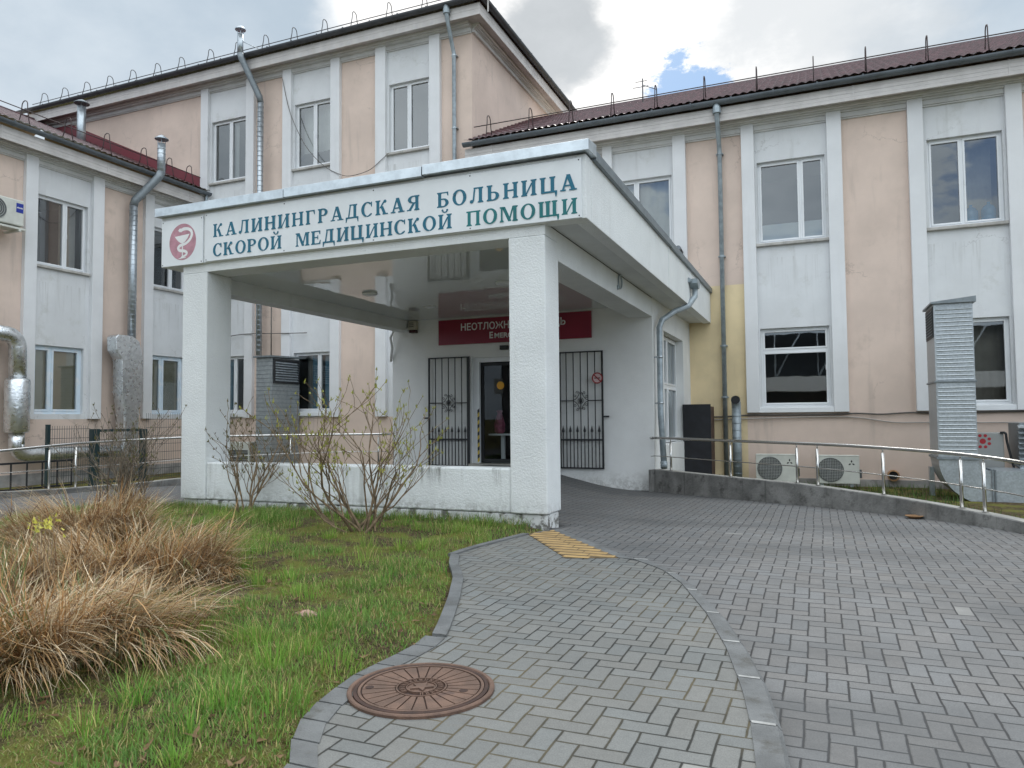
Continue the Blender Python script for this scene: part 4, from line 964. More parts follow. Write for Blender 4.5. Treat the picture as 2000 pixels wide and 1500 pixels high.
# ---- lettering: slab-serif capitals drawn as strokes (unit cap height)
def glyph(ch):
    """list of outlines (x, y); returns (outlines, advance width)"""
    P = []; S, T, B = .215, .10, .085                 # stem, thin stroke, serif thickness
    def r(x0, x1, y0, y1): P.append([(x0,y0),(x1,y0),(x1,y1),(x0,y1)])
    def stem(x, y0=0.0, y1=1.0, w=S, sb=True, st=True, e=.075):
        r(x, x+w, y0, y1)
        if sb: P.append([(x-e,y0),(x+w+e,y0),(x+w+e,y0+B*.7),(x+w,y0+B*1.5),(x,y0+B*1.5),(x-e,y0+B*.7)])
        if st: P.append([(x-e,y1),(x-e,y1-B*.7),(x,y1-B*1.5),(x+w,y1-B*1.5),(x+w+e,y1-B*.7),(x+w+e,y1)])
    def bar(x0, y0, x1, y1, w): P.append([(x0,y0),(x0+w,y0),(x1+w,y1),(x1,y1)])
    def ring(cx, cy, rx, ry, wx, wy, a0=0, a1=360, n=28):
        for i in range(n):
            a, c = R(a0+(a1-a0)*i/n), R(a0+(a1-a0)*(i+1)/n)
            P.append([(cx+rx*math.cos(a), cy+ry*math.sin(a)), (cx+rx*math.cos(c), cy+ry*math.sin(c)), (cx+(rx-wx)*math.cos(c), cy+(ry-wy)*math.sin(c)), (cx+(rx-wx)*math.cos(a), cy+(ry-wy)*math.sin(a))])
    def ball(x, y, q): P.append([(x+q*math.cos(R(k*36)), y+q*math.sin(R(k*36))) for k in range(10)])
    e = .075
    if ch == 'К':
        stem(e); bar(.29,.46,.56,.88,.13); ball(.70,.90,.115); bar(.60,.0,.36,.58,.21); r(.53,.92,0,B); w = .95
    elif ch == 'А':
        bar(.10,.05,.40,1.0,.12); bar(.66,.05,.36,1.0,.235); r(.26,.62,.27,.36); r(0,.34,0,B); r(.53,.99,0,B); w = 1.0
    elif ch == 'Л':
        stem(.60); r(.26,.62,1-B,1.0); bar(.19,.18,.28,.96,.10); ball(.12,.11,.115); P.append([(.10,0),(.22,.04),(.30,.22),(.19,.22)]); w = .93
    elif ch in 'ИЙ':
        stem(e); stem(.66); bar(.24,.08,.62,.80,.10)
        if ch == 'Й': ring(.475,1.26,.21,.17,.10,.075,180,360,14); ball(.31,1.27,.07); ball(.64,1.27,.07)
        w = .96
    elif ch == 'Н': stem(e); stem(.66); r(.26,.68,.46,.555); w = .96
    elif ch == 'П': stem(e, st=False); stem(.66, st=False); r(0,.95,1-B*1.2,1.0); w = .96
    elif ch == 'Г': stem(e); r(.20,.70,1-B,1.0); P.append([(.66,1.0),(.72,1.0),(.74,.68),(.68,.68),(.60,.92)]); w = .80
    elif ch == 'Р': stem(e); ring(.40,.735,.37,.265,.22,B,-90,90,18); r(.27,.42,1-B,1.0); r(.27,.42,.47,.47+B); w = .82
    elif ch == 'Д':
        stem(.58, .1, 1.0, sb=False); r(.28,.62,1-B,1.0); bar(.17,.10,.30,.96,.10); r(0,.96,.02,.02+B*1.3)
        P.append([(0,.12),(.0,-.24),(.05,-.24),(.13,.04),(.16,.12)]); P.append([(.96,.12),(.96,-.24),(.91,-.24),(.83,.04),(.80,.12)]); w = 1.0
    elif ch == 'С': ring(.46,.5,.45,.52,.22,B,48,312,30); P.append([(.74,1.0),(.80,1.0),(.80,.66),(.74,.66),(.68,.88)]); ball(.73,.17,.06); w = .88
    elif ch == 'О': ring(.48,.5,.47,.52,.22,B); w = .98
    elif ch == 'Я':
        stem(.58); ring(.46,.735,.40,.265,.22,B,90,270,18); r(.44,.60,1-B,1.0); r(.44,.60,.47,.47+B); bar(.05,0,.38,.50,.20); r(-.02,.30,0,B); w = .92
    elif ch == 'Б': stem(e); r(.20,.76,1-B,1.0); P.append([(.70,1.0),(.77,1.0),(.78,.74),(.72,.74),(.66,.92)]); ring(.42,.29,.38,.29,.22,B,-90,90,18); r(.27,.44,0,B); r(.27,.44,.58-B,.58); w = .86
    elif ch == 'Ь': stem(e); ring(.42,.29,.38,.29,.22,B,-90,90,18); r(.27,.44,0,B); r(.27,.44,.58-B,.58); w = .86
    elif ch in 'ЦЩ':
        xs = (e, .66) if ch == 'Ц' else (e, .49, .90)
        for x in xs: stem(x, sb=False)
        xe = xs[-1]+S; r(e, xe+.02, 0, B*1.4); P.append([(xe-.02,B*1.4),(xe+.17,B*1.4),(xe+.17,-.10),(xe+.12,-.26),(xe+.07,-.26),(xe+.03,0),(xe-.02,0)]); w = xe+.17
    elif ch == 'М': stem(.06, w=.11); stem(.86, w=S); bar(.52,.02,.10,1.0,.22); bar(.52,.02,.80,1.0,.11); w = 1.16
    elif ch == 'Е':
        stem(e); r(.20,.74,1-B,1.0); r(.20,.76,0,B); r(.27,.56,.47,.55); P.append([(.68,1.0),(.75,1.0),(.76,.72),(.70,.72),(.63,.92)]); P.append([(.70,0),(.77,0),(.79,.30),(.73,.30),(.65,.09)]); P.append([(.52,.36),(.58,.36),(.58,.66),(.52,.66)]); w = .84
    else: w = .5
    return P, w
def word(sign, text, x0, x1, zb, cap, yface, m):
    """letters spread so that the word fills x0..x1; strokes lie within half a millimetre of the panel"""
    G_ = [glyph(c) for c in text]; tot = sum(g[1] for g in G_); K = 1.08; gap = ((x1-x0)-tot*cap*K)/(len(text)-1); x = x0; b = MB(); k = 0
    for P, w in G_:
        for pts in P:
            y = yface-.0006-.00022*(k % 37); k += 1
            b.poly([(x+u*cap*K, y, zb+v*cap) for u, v in pts])
        x += w*cap*K+gap
    return b.build('lettering', m, sign)
def build_signs():
    t = thing('name_sign', 'long white sign board with two rows of teal Cyrillic capitals over the portico', 'sign', (-5.3, 8.06, 3.6))
    b = MB(); b.box(-8.185, -2.47, 8.048, 8.068, 3.61, 4.315); b.build('panel', SIGNW, t, bevel=.003)
    yf = 8.048
    word(t, 'КАЛИНИНГРАДСКАЯ', -8.03, -4.60, 3.952, .192, yf, TEAL); word(t, 'БОЛЬНИЦА', -4.36, -2.52, 3.942, .192, yf, TEAL)
    word(t, 'СКОРОЙ', -8.03, -6.79, 3.670, .186, yf, TEAL); word(t, 'МЕДИЦИНСКОЙ', -6.55, -4.15, 3.666, .186, yf, TEAL); word(t, 'ПОМОЩИ', -3.95, -2.52, 3.662, .186, yf, TEALG)
    b = MB()
    for x in (-8.16, -6.75, -5.3, -3.9, -2.5):
        for z in (3.635, 4.29): b.lathe([(.009,0),(.007,-.004),(.0001,-.005)], (x, yf, z), axis='Y', n=8)
    b.build('screw', DKMET, t)
    t = thing('emblem_sign', 'square white sign with a faded red oval of a snake and bowl', 'sign', (-8.6, 8.06, 3.6))
    b = MB(); b.box(-9.035, -8.225, 8.045, 8.066, 3.60, 4.29); b.build('panel', SIGNW, t, bevel=.003)
    yf = 8.045; cx, cz = -8.615, 3.945
    b = MB(); b.poly([(cx+.262*math.cos(R(a)), yf-.001, cz+.272*math.sin(R(a))) for a in range(0, 360, 6)]); b.build('oval', PINK, t)
    def rib(pts, ws, dy):
        P = [Vector(p) for p in smooth_path([(x, z, 0) for x, z in pts], 5)]; n = len(P); w_ = np.interp(np.linspace(0, 1, n), np.linspace(0, 1, len(ws)), ws)
        vs = []
        for i in range(n):
            d = (P[min(i+1,n-1)]-P[max(i-1,0)]); d = d.normalized() if d.length else Vector((1,0,0)); nn = Vector((-d.y, d.x, 0))*w_[i]*.5
            for s in (1, -1): q = P[i]+nn*s; vs.append((cx+q.x, yf-dy, cz+q.y))
        b._add(vs, [(2*i, 2*i+1, 2*i+3, 2*i+2) for i in range(n-1)])
    b = MB()
    # snake: head over the bowl, round its right, then winding down the stem
    rib([(-.045,.165),(.02,.19),(.10,.185),(.165,.15),(.18,.09),(.14,.02),(.06,-.03),(-.04,-.05),(-.085,-.085),(-.05,-.125),(.04,-.14),(.085,-.17),(.06,-.205),(-.01,-.225),(-.04,-.25)],
        [.045,.05,.045,.045,.045,.042,.042,.045,.045,.045,.042,.038,.032,.025,.010], .002)
    b.poly([(cx+x, yf-.0024, cz+z) for x, z in [(-.05,.145),(-.02,.20),(-.06,.205),(-.09,.175)]])
    b.poly([(cx+x, yf-.0028, cz+z) for x, z in [(-.18,.135),(-.175,.125),(-.15,.085),(.13,.105),(.10,.05),(.05,.0),(.005,-.02),(-.035,-.015),(-.10,.02),(-.15,.07)][0:1]+[(-.15,.09),(.135,.108),(.10,.05),(.05,.0),(.005,-.02),(-.035,-.015),(-.09,.02),(-.14,.07)]])
    rib([(.0,-.01),(-.002,-.12),(.0,-.235)], [.022,.018,.022], .0016)
    rib([(-.075,-.247),(.0,-.238),(.07,-.242)], [.008,.018,.008], .0032)
    b.build('snake_and_bowl', WHITEL, t)
    b = MB()
    for x in (-9.01, -8.25):
        for z in (3.625, 4.265): b.lathe([(.009,0),(.007,-.004),(.0001,-.005)], (x, yf, z), axis='Y', n=8)
    b.build('screw', DKMET, t)
    # crimson board over the door
    t = thing('emergency_sign', 'crimson board with white Cyrillic and Latin lettering over the entrance door', 'sign', (-5.9, 14.1, 2.9))
    b = MB(); b.box(-7.63, -4.17, 14.125, 14.165, 2.90, 3.44); b.build('board', REDS, t, bevel=.003)
    def txt(body, xc, zb, size, wid, off=.012):
        c = bpy.data.curves.new('lettering', 'FONT'); c.body = body; c.size = 1; c.offset = off; c.align_x = 'CENTER'; c.resolution_u = 3
        o = bpy.data.objects.new('tmp', c); COL.objects.link(o); dg = bpy.context.evaluated_depsgraph_get()
        me = bpy.data.meshes.new_from_object(o.evaluated_get(dg)); bpy.data.objects.remove(o)
        co = np.array([v.co[:] for v in me.vertices]); x0, x1 = co[:,0].min(), co[:,0].max(); y0 = 0.0; h = co[:,1].max()
        og = ORG[t.name]
        for v in me.vertices:
            x, y = v.co.x, v.co.y; v.co = (xc+(x-(x0+x1)/2)/(x1-x0)*wid-og.x, 14.123-og.y, zb+y/h*size-og.z)
        me.materials.clear(); me.materials.append(WHITEL)
        ob = bpy.data.objects.new('lettering', me); COL.objects.link(ob); ob.parent = t
    txt('НЕОТЛОЖНАЯ ПОМОЩЬ', -5.895, 3.195, .155, 2.37, .02); txt('E', -6.365, 3.00, .135, .085, .03); txt('MERGENCY', -5.86, 3.00, .105, .86, .03)
    t = thing('no_smoking_sign', 'small round red and white no smoking sign by the right iron gate', 'sign', (-4.03, 14.03, 2.08))
    b = MB(); b.lathe([(.11,0),(.11,-.006)], (-4.03,14.03,2.08), axis='Y', n=32); b.build('disc', mat('pinkish_white_print', (0.62,.45,.45), .5), t)
    b = MB(); b.lathe([(.112,-.0062),(.112,-.009),(.088,-.009),(.088,-.0062)], (-4.03,14.03,2.08), axis='Y', n=32, cap=False)
    b.xf = lambda p: Vector((-4.03, 14.03, 2.08))+Vector(((p.x*.75-p.z*.66), p.y, (p.x*.66+p.z*.75))) if False else Vector((-4.03,14.03,2.08))+Vector((p.x*.707+p.z*.707, p.y, -p.x*.707+p.z*.707))
    b.box(-.092,.092,-.011,-.0095,-.011,.011); b.build('ring', mat('dark_red_print', (.28,.01,.015), .5), t)
    b = MB(); b.box(-4.09,-3.97,14.021,14.0225,2.07,2.088); b.build('cigarette', BLACKP, t)
build_signs()

# ---- wrought iron gates folded back against the wall
def build_gate(x0, x1, label, hinge_left):
    y = VY-.07; z0, z1 = .28, 2.63; t = thing('iron_gate', label, 'gate', ((x0+x1)/2, y, z0), 'iron gates of the entrance')
    b = MB(); s = .016
    hx = x0 if hinge_left else x1
    for x in (x0, x1): w = .03 if x == hx else .018; b.box(x-w, x+w, y-s, y+s, z0, z1)
    b.box(x0, x1, y-.012, y+.012, z1-.025, z1); b.box(x0, x1, y-.012, y+.012, z0, z0+.03); b.box(x0, x1, y-.014, y+.014, .84, .875)
    xm = (x0+x1)/2
    b.box(x0, xm-.17, y-.01, y+.01, 1.63, 1.65); b.box(xm+.17, x1, y-.01, y+.01, 1.63, 1.65)
    b.build('gate_frame', DKMET, t)
    n = 6
    for i in range(1, n):
        x = x0+(x1-x0)*i/n; b = MB(); b.box(x-.009, x+.009, y-.008, y+.008, z0, z1); b.build('bar', DKMET, t)
    for i in range(n):
        x = x0+(x1-x0)*(i+.5)/n; b = MB(); b.box(x-.009, x+.009, y-.008, y+.008, z0, 1.02)
        b._add([(x-.03,y,1.03),(x,y-.012,1.03),(x+.03,y,1.03),(x,y+.012,1.03),(x,y,1.15),(x,y,.99)], [(0,1,4),(1,2,4),(2,3,4),(3,0,4),(1,0,5),(2,1,5),(3,2,5),(0,3,5)])
        b.build('spear_bar', DKMET, t)
    b = MB()
    for sx in (-1, 1):
        for sz in (-1, 1):
            c = (xm, y, 1.64)
            p = [(xm+sx*(.17), y, 1.64+sz*.004), (xm+sx*.11, y, 1.64+sz*.03), (xm+sx*.05, y, 1.64+sz*.10), (xm+sx*.02, y, 1.64+sz*.17)]
            b.tube(smooth_path(p, 5), .0065, 5)
            for (ux, uz) in ((.12,.09),(.065,.165)):
                q = [(xm+sx*ux+.035*(1-k/16)*math.cos(R(200+sx*sz*k*30)), y, 1.64+sz*uz+.035*(1-k/16)*math.sin(R(200+sx*sz*k*30))) for k in range(15)]
                b.tube(q, .0055, 5)
    b.lathe([(.001,-.05),(.028,-.03),(.034,0),(.028,.03),(.001,.05)], (xm,y,1.64), n=10)
    b.tube(arc((xm,y,1.64), .055, 0, 360, 20)[:-1], .006, 5, close=True)
    b.build('scroll_ornament', DKMET, t)
    b = MB(); xx = x0-.01 if not hinge_left else x1+.01; d = -1 if not hinge_left else 1
    b.box(min(xx, xx+d*.12), max(xx, xx+d*.12), y-.012, y+.012, 1.30, 1.335); b.build('bolt', DKMET, t)
build_gate(-7.85, -6.90, 'black iron gate with a scroll folded back left of the entrance door', False)
build_gate(-4.85, -3.95, 'black iron gate folded back right of the door, partly behind the front column', True)

def build_small_portico_things():
    t = thing('alarm_box', 'white siren box with a dark red base beside the crimson board', 'alarm', (-8.25, 14.1, 3.2))
    b = MB(); b.box(-8.335,-8.155,14.03,14.168,3.27,3.47); b.build('casing', mat('yellowed_plastic', (.55,.52,.42), .5), t, bevel=.012)
    b = MB(); b.box(-8.325,-8.165,14.04,14.168,3.20,3.268); b.build('red_lens', mat('dark_red_plastic', (.05,.006,.008), .25), t, bevel=.012)
    b = MB()
    for k in range(3): b.box(-8.31,-8.20,14.026,14.0285,3.33+k*.04,3.343+k*.04)
    b.build('slot', DKMET, t)
    t = thing('security_camera', 'small dark camera fixed to the wall above the portico roof', 'camera', (-3.12, 18.3, 5.4))
    b = MB(); b.tube([(-3.1,18.45,5.40),(-3.12,18.25,5.46)], .07, 12); b.build('body', BLACKP, t)
    b = MB(); b.tube([(-3.12,18.25,5.46),(-3.125,18.20,5.475)], [.075,.07], 12); b.build('lens_ring', GUTTER, t)
    b = MB(); b.box(-3.13,-3.07,18.4,18.452,5.30,5.44); b.build('bracket', DKMET, t)
    # things seen through the open door
    t = thing('small_table', 'small pale table standing inside the dark doorway', 'table', (-6.42, 14.75, .335))
    b = MB(); b.box(-6.66,-6.10,14.6,15.0,.93,.965); b.build('table_top', PVC, t)
    b = MB(); b.box(-6.44,-6.36,14.77,14.83,.36,.93); b.build('pedestal', PVC, t); b = MB(); b.box(-6.62,-6.18,14.64,14.96,.335,.36); b.build('foot_plate', PVC, t)
    t = thing('bag', 'crumpled pink bag lying on the small table in the doorway', 'bag', (-6.48, 14.8, .966))
    b = MB(); b.lathe([(.07,.0),(.12,.05),(.125,.2),(.08,.36),(.05,.44),(.07,.5),(.03,.52)], (-6.48,14.8,.966), n=9); b.build('bag_body', mat('pink_plastic', (.42,.10,.18), .5, var=.2, vscale=12), t)
build_small_portico_things()

# ------------------------------------------------------------------ retaining walls and stainless railings
def offset(path, d):
    out = []
    for i, p in enumerate(path):
        a = path[max(i-1,0)]; c = path[min(i+1,len(path)-1)]; t = (c-a).normalized(); out.append(p+Vector((-t.y, t.x, 0))*d)
    return out
def build_low_wall(path, hf, th, side, name, label):
    b = MB(); O = offset(path, th*side); n = len(path); vs = []
    for p, q in zip(path, O):
        z0 = gz(p.y)-.4; z1 = gz(p.y)+hf(p.y)
        vs += [(p.x,p.y,z0),(p.x,p.y,z1-.012),(p.x+(q.x-p.x)*.08,p.y+(q.y-p.y)*.08,z1),(q.x,q.y,z1),(q.x,q.y,z0)]
    for i in range(n-1):
        a, c = i*5, (i+1)*5
        b.cur = 0; b_f = [(a,c,c+1,a+1)]; 
        for f in b_f: pass
    b._add(vs, [(i*5+k, (i+1)*5+k, (i+1)*5+k+1, i*5+k+1) for i in range(n-1) for k in range(4)])
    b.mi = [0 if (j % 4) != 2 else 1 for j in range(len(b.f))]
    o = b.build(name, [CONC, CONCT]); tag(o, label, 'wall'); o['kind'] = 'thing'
build_low_wall(RW, rw_h, .16, 1, 'retaining_wall', 'low stained concrete retaining wall curving along the right of the drive')
def lw_h(y): return float(np.interp(y, [3, 8.2, 9.5, 11, 12.5, 14], [.12, .12, .09, .10, .2, .38]))
build_low_wall(LW, lw_h, .16, -1, 'retaining_wall', 'low concrete kerb wall curving along the side road at the left')
def along(path, s):
    L = 0
    for a, c in zip(path[:-1], path[1:]):
        d = (c-a).length
        if L+d >= s: return a+(c-a)*((s-L)/d)
        L += d
    return path[-1]
def build_railing(path, hf, ztop, posts, label, side, mids):
    O = offset(path, .07*side)
    t = thing('railing', label, 'railing', tuple(O[4])[:2]+(gz(O[4].y),), 'stainless railings on the low walls')
    pts = [p for p in O if p.y >= posts[0][0]]
    P = [(p.x, p.y, ztop(p.y)) for p in O if p.y > 5.6]
    b = MB(); b.tube(P, .024, 10); b.build('handrail', INOX, t)
    for d in mids:
        b = MB(); b.tube([(x, y, gz(y)+hf(y)+(z-gz(y)-hf(y))*d) for x, y, z in P], .0085, 6); b.build('mid_rail', INOX, t)
    for s, dr in posts:
        p = along(O, s); z0 = gz(p.y)+hf(p.y)-.02; z1 = ztop(p.y)
        b = MB(); b.tube([(p.x,p.y,z0),(p.x,p.y,z1-.07)], .021, 10); b.tube([(p.x,p.y,z1-.07),(p.x,p.y,z1)], .009, 6); b.lathe([(.038,0),(.038,.008),(.021,.012)], (p.x,p.y,z0+.02), n=12); b.build('post', INOX, t)
def zt_r(y): return float(np.interp(y, [5, 9.7, 10.5, 11.8, 13.9], [.60, .74, .80, .86, .90]))
def zt_l(y): return float(np.interp(y, [3, 8.2, 9.1, 9.6, 12, 14.1], [.66, .81, .86, .89, .95, .97]))
build_railing(RW, rw_h, zt_r, [(.58,0),(1.98,0),(3.26,0),(3.62,0),(4.70,0),(5.87,0),(6.20,0),(8.0,0),(9.6,0)], 'stainless tube railing on the curved wall along the right of the drive', 1, (.42,))
build_railing(LW, lw_h, zt_l, [(.3,0),(2.3,0),(4.4,0),(6.80,0),(7.33,0),(9.0,0),(10.6,0)], 'stainless tube railing on the kerb wall along the side road', -1, (.45,))
#SECTION4
# ------------------------------------------------------------------ ventilation ducts, condensers and other wall equipment
def cowl(b, c, r):
    x, y, z = c
    b.lathe([(r*1.75,0),(r*1.75,.02),(r*.9,.10),(.001,.16)], (x,y,z+.16), n=24); b.lathe([(r*1.72,0),(r*1.5,.005),(.001,.01)], (x,y,z+.155), n=24)
    for k in range(4): a = R(45+90*k); b.box(x+r*.9*math.cos(a)-.008, x+r*.9*math.cos(a)+.008, y+r*.9*math.sin(a)-.008, y+r*.9*math.sin(a)+.008, z-.02, z+.17)
def ribbed_pipe(b, path, r, pitch=.12, n=14):
    """spiral-seam round duct: a tube with thin raised seams"""
    P = [Vector(p) for p in path]; b.tube(P, r, n)
    for a, c in zip(P[:-1], P[1:]):
        L = (c-a).length; k = int(L/pitch); d = (c-a).normalized()
        for i in range(1, k):
            m = a+d*(i*pitch); b.tube([m-d*.006, m+d*.006], r+.006, n)
def build_left_ducts():
    t = thing('ventilation_duct', 'tall galvanised flue with a cone cowl rising past the left wing eave', 'duct', (-18.75, 15.8, -.1))
    x = -18.95; b = MB(); r = .115
    ribbed_pipe(b, [(x,15.83,3.6),(x,15.83,7.85)], r, .15); b.build('flue_pipe', GALVP, t)
    b = MB(); b.tube([(x,15.83,7.80),(x+.02,15.86,7.98),(-18.52,16.36,8.80),(-18.5,16.42,8.95)], r+.004, 14); b.build('offset_bend', GALVD, t)
    b = MB(); ribbed_pipe(b, [(-18.5,16.42,8.93),(-18.5,16.42,9.85)], r, .15); b.build('flue_top', GALVP, t)
    b = MB(); cowl(b, (-18.5,16.42,9.82), r); b.build('cowl', GALVP, t)
    # foil-wrapped square riser with an angled head
    b = MB(); xo, xi = -18.62, -19.0
    prof = [(15.03,3.74),(15.05,3.36),(15.24,3.10),(15.26,2.1),(15.36,1.6),(15.36,.25),(15.86,.25),(15.86,1.6),(15.96,2.1),(15.97,3.2),(15.84,3.68),(15.6,3.82),(15.12,3.82)]
    nsec = 1
    b.prism([(xo, y, z) for y, z in prof], (xi-xo, 0, 0)); o = b.build('foil_riser', FOIL, t, bevel=.03)
    for z in (3.08, 2.6, 2.15, 1.5, .9):
        b = MB(); ya, yb = (15.235, 15.985) if z > 2 else (15.345, 15.875); b.box(xi-.01, xo+.008, ya, yb, z, z+.03); b.build('tape_band', FOIL, t)
    t = thing('ventilation_duct', 'foil wrapped round duct bending down the left wing wall and along its foot', 'duct', (-18.9, 12.4, 0))
    x = -18.85; b = MB(); r = .19
    P = [(x-.1,11.2,3.52),(x-.02,11.9,3.56)]+arc((x,12.05,3.20), .34, 95, 5, 6, (0,1,0), (0,0,1))+[(x,12.40,2.35)]
    b.tube(P, .20, 16); b.build('upper_elbow', FOIL, t)
    b = MB(); b.tube([(x,12.40,2.42),(x,12.40,2.36),(x,12.41,1.10),(x,12.41,1.04)], [.25,.285,.285,.25], 18); b.build('silencer', FOIL, t)
    b = MB(); b.tube([(x,12.41,1.05),(x,12.41,.74)]+arc((x,12.68,.74), .27, 180, 270, 5, (0,1,0), (0,0,1))+[(x,13.4,.47),(x,15.4,.47)], .18, 16); b.build('lower_run', FOIL, t)
    t = thing('ventilation_duct', 'thin galvanised flue with a cone cowl in front of the tall block', 'duct', (-16.3, 18.2, 3.3))
    b = MB(); r = .095
    ribbed_pipe(b, [(-16.32,18.30,3.35),(-16.32,18.30,11.55)], r, .16); b.build('flue_pipe', GALVP, t)
    b = MB(); b.tube([(-16.32,18.30,11.5),(-16.34,18.28,11.68),(-16.72,17.86,12.85),(-16.74,17.83,13.0)], r+.004, 14); b.build('offset_bend', GALVD, t)
    b = MB(); b.tube([(-16.74,17.83,12.98),(-16.74,17.83,13.62)], r, 14); b.tube([(-16.74,17.83,13.42),(-16.2,18.1,13.15)], .012, 6); b.build('flue_top', GALVP, t)
    b = MB(); cowl(b, (-16.74,17.83,13.6), r); b.build('cowl', GALVP, t)
    t = thing('ventilation_duct', 'short galvanised stack standing on the maroon roof of the left wing', 'duct', (-23.7, 17.6, 11.2))
    b = MB(); b.tube([(-23.4,17.4,10.8),(-23.4,17.4,12.25)], .14, 14); b.build('flue_pipe', GALVP, t); b = MB(); cowl(b, (-23.4,17.4,12.2), .14); b.build('cowl', GALVD, t)
    # louvred box duct by the tall block
    t = thing('ventilation_duct', 'grey louvred box duct standing against the tall block behind the portico', 'duct', (-14.9, 17.6, 0))
    bx0, bx1, by0, by1, bz = -15.43, -14.855, 17.2, 18.46, 3.16
    b = MB(); b.box(bx0,bx1,by0,by1,-.1,bz); b.build('casing', GALVM, t, bevel=.01)
    b = MB()
    for k in range(26): b.box(bx0-.004,bx1+.004,by0-.005,by0,-.02+k*.122,-.012+k*.122); b.box(bx1,bx1+.005,by0-.004,by1,-.02+k*.122,-.012+k*.122)
    b.build('panel_seam', GUTTER, t)
    b = MB(); b.prism([(bx0-.06,by0-.08,bz+.002),(bx1+.06,by0-.08,bz+.002),(bx1+.06,by1+.05,bz+.04),(bx0-.06,by1+.05,bz+.04)], (0,0,.05)); b.build('cap', GALVD, t)
    b = MB(); x0_ = bx1+.006
    b.box(x0_,x0_+.04,by0+.06,by1-.06,2.40,2.46); b.box(x0_,x0_+.04,by0+.06,by1-.06,3.07,3.13); b.box(x0_,x0_+.04,by0+.06,by0+.12,2.46,3.07); b.box(x0_,x0_+.04,by1-.12,by1-.06,2.46,3.07)
    b.quad((x0_,by0+.12,2.46),(x0_,by1-.12,2.46),(x0_,by1-.12,3.07),(x0_,by0+.12,3.07)); lf = b.build('louvre', DKMET, t)
    b = MB()
    for k in range(8): z = 2.47+k*.075; b.prism([(x0_+.045,by0+.11,z),(x0_+.005,by0+.11,z+.05),(x0_+.005,by0+.11,z+.06),(x0_+.045,by0+.11,z+.012)], (0,by1-by0-.22,0))
    b.build('slat', GALVP, lf)
    t = thing('condenser_unit', 'white louvred condenser low behind the portico parapet', 'air conditioner', (-16.4, 17.6, 0))
    b = MB(); b.box(-17.0,-15.95,17.5,18.1,.02,.64); b.build('casing', ACW, t, bevel=.015)
    b = MB()
    for k in range(5): z = .06+k*.075; b.box(-16.95,-16.0,17.47,17.5,z,z+.045)
    b.build('louvre', ACD, t)
build_left_ducts()

def triplet(b, x, y, z, s):
    """mark of three diamonds meeting at a point"""
    for a in (90, 210, 330):
        c = Vector((math.cos(R(a)), 0, math.sin(R(a)))); d = Vector((-c.z, 0, c.x)); o = Vector((x, y, z))
        b.poly([o+c*.12*s, o+c*.56*s+d*.25*s, o+c*1.0*s, o+c*.56*s-d*.25*s])
def build_condenser(x0, z0, y, label, w=.88, h=.60):
    t = thing('condenser_unit', label, 'air conditioner', (x0+w/2, y, z0), 'pale condensers at the foot of the right wing')
    b = MB(); b.box(x0, x0+w, y, y+.33, z0, z0+h); b.box(x0-.008, x0+w+.008, y-.008, y+.335, z0+h, z0+h+.018); b.build('casing', ACW, t, bevel=.014)
    cx, cz, r = x0+.30, z0+h/2, .255
    b = MB(); b.lathe([(r+.012,-.002),(r+.012,-.016),(r,-.016),(r,.001)], (cx,y,cz), axis='Y', n=40); b.lathe([(r-.002,-.003),(.001,-.0031)], (cx,y,cz), axis='Y', n=40); f = b.build('fan_opening', ACD, t)
    b = MB()
    for k in range(5):
        a0 = R(72*k); p = []
        for q in range(5): a = a0+q*.16; p.append((cx+.045*math.cos(a)+(.0), y-.004-.001*q, cz+.045*math.sin(a)))
        b.poly([(cx+.05*math.cos(a0), y-.005, cz+.05*math.sin(a0)), (cx+.23*math.cos(a0+.25), y-.006, cz+.23*math.sin(a0+.25)), (cx+.235*math.cos(a0+.75), y-.009, cz+.235*math.sin(a0+.75)), (cx+.05*math.cos(a0+.9), y-.009, cz+.05*math.sin(a0+.9))])
    b.lathe([(.05,-.004),(.045,-.012),(.001,-.014)], (cx,y,cz), axis='Y', n=16); b.build('fan_blades', mat('fan_grey', (.12,.13,.14), .5), f)
    b = MB(); g = y-.02; k = -6
    for k in range(-7, 8):
        u = k*.034; hh = math.sqrt(max(0, r*r-u*u)); b.tube([(cx+u,g,cz-hh),(cx+u,g,cz+hh)], .0022, 4, cap=False); b.tube([(cx-hh,g-.003,cz+u),(cx+hh,g-.003,cz+u)], .0022, 4, cap=False)
    b.build('fan_guard', ACW, f)
    b = MB(); triplet(b, x0+w-.155, y-.0015, z0+h-.15, .075); b.build('three_diamond_mark', BLACKP, t)
    b = MB(); b.box(x0+w, x0+w+.05, y+.12, y+.26, z0+.12, z0+.30); b.build('valve_cover', ACD, t, bevel=.01)
    for xx in (x0+.12, x0+w-.16):
        b = MB(); b.box(xx-.03, xx+.03, y+.02, y+.31, z0-.07, z0-.005); b.build('foot', GALVP, t)
build_condenser(-1.37, -.19, 17.75, 'pale condenser with a round fan, nearer the vent pipe')
build_condenser(-.10, -.20, 17.75, 'pale condenser with a round fan, on the side of the clay pipe')
